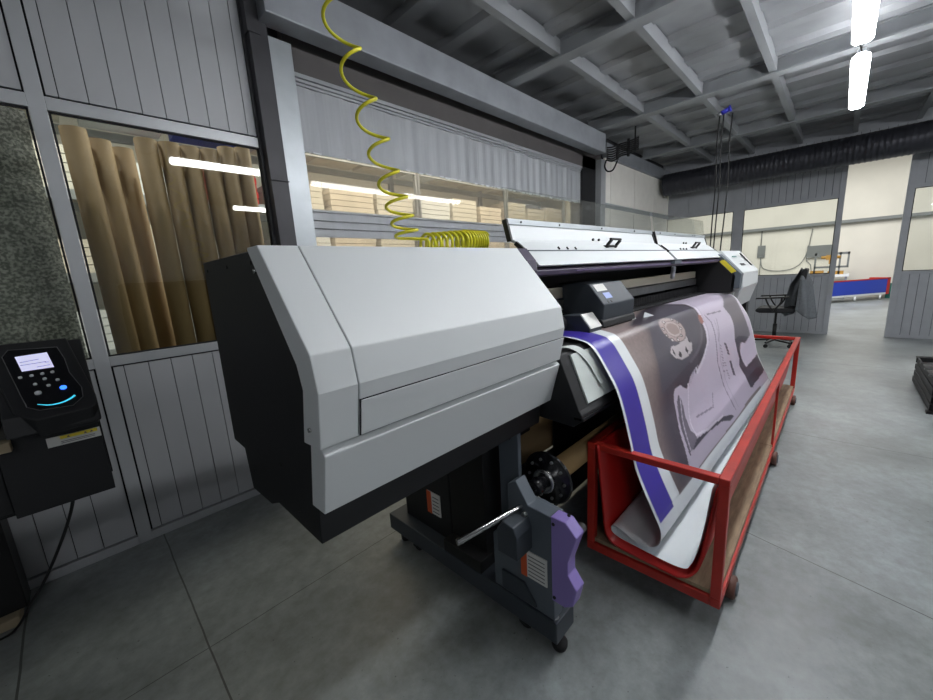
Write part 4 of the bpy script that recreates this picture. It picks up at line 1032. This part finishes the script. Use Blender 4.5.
o = build(MB().tube(smooth_path([(19.27, 2.3, 1.56), (19.27, 2.2, 1.15), (19.27, 1.7, 1.02), (19.27, 1.2, 1.15), (19.27, .95, 1.6), (19.27, .85, 2.5)], 8), .012, 6).tube([(19.27, 2.33, 2.02), (19.27, 2.33, 2.6)], .015, 6).tube([(19.27, 2.3, 1.56), (19.27, 2.3, .6)], .012, 6).tube([(19.27, .93, 1.9), (19.27, .93, 1.35), (19.27, .80, 1.2), (19.27, .75, .9)], .012, 6), 'wall_cable', 'machine_grey')
tag(o, 'grey cable looping across the cream wall beyond the partition window', 'cable')
o = build(MB().box(19.2, 19.29, .26, .93, 1.46, 1.88), 'wall_board', 'machine_grey'); tag(o, 'grey rectangular board on the cream wall above the bench machine', 'board')
o = build(MB().box(19.15, 19.3, -2.2, 8.2, 2.58, 2.68), 'wall_pipe', 'machine_grey'); tag(o, 'dark horizontal pipe running high along the cream wall of the far room', 'pipe')
o = build(MB().cyl((19.1, -1.28, .32), (18.9, -1.25, .34), .16).box(18.95, 19.1, -1.40, -1.18, 0, .3), 'floor_fan', 'teal'); tag(o, 'small teal machine on the floor beyond the blue trolley', 'machine')

# ------------------------------------------------------------------ lights
def area(name, loc, sx, sy, power, col=(1, .99, .97), rot=(0, 0, 0)):
    l = bpy.data.lights.new(name, 'AREA'); l.shape = 'RECTANGLE'; l.size = sx; l.size_y = sy; l.energy = power; l.color = col
    o = bpy.data.objects.new(name, l); COL.objects.link(o); o.location = loc; o.rotation_euler = rot; return o
area('far_room_light', (15, 1, 4.8), 5, 8, 360, (1, .99, .97))
area('side_room_light', (4, 4.7, 4.7), 10, 1.5, 330, (1, .97, .92))
W = bpy.data.worlds.new('world'); SC.world = W; W.use_nodes = True
W.node_tree.nodes['Background'].inputs[0].default_value = (.75, .8, .85, 1); W.node_tree.nodes['Background'].inputs[1].default_value = .3

# ------------------------------------------------------------------ camera
Fv = Vector(CAMF); Rv = Vector(CAMR); Uv = Vector(CAMU)
cd = bpy.data.cameras.new('camera'); cam = bpy.data.objects.new('camera', cd); COL.objects.link(cam)
cd.sensor_fit = 'HORIZONTAL'; cd.sensor_width = 36; cd.lens = CAMFL/933*36; cd.clip_start = .02; cd.clip_end = 100
mw = Matrix((( Rv.x, Uv.x, -Fv.x, 0), (Rv.y, Uv.y, -Fv.y, 0), (Rv.z, Uv.z, -Fv.z, 1.6), (0, 0, 0, 1)))
cam.matrix_world = mw
SC.camera = cam
SC.view_settings.view_transform = 'Standard'; SC.view_settings.look = 'None'; SC.view_settings.gamma = 1
SC.view_settings.use_curve_mapping = False
SC.view_settings.exposure = 0.88
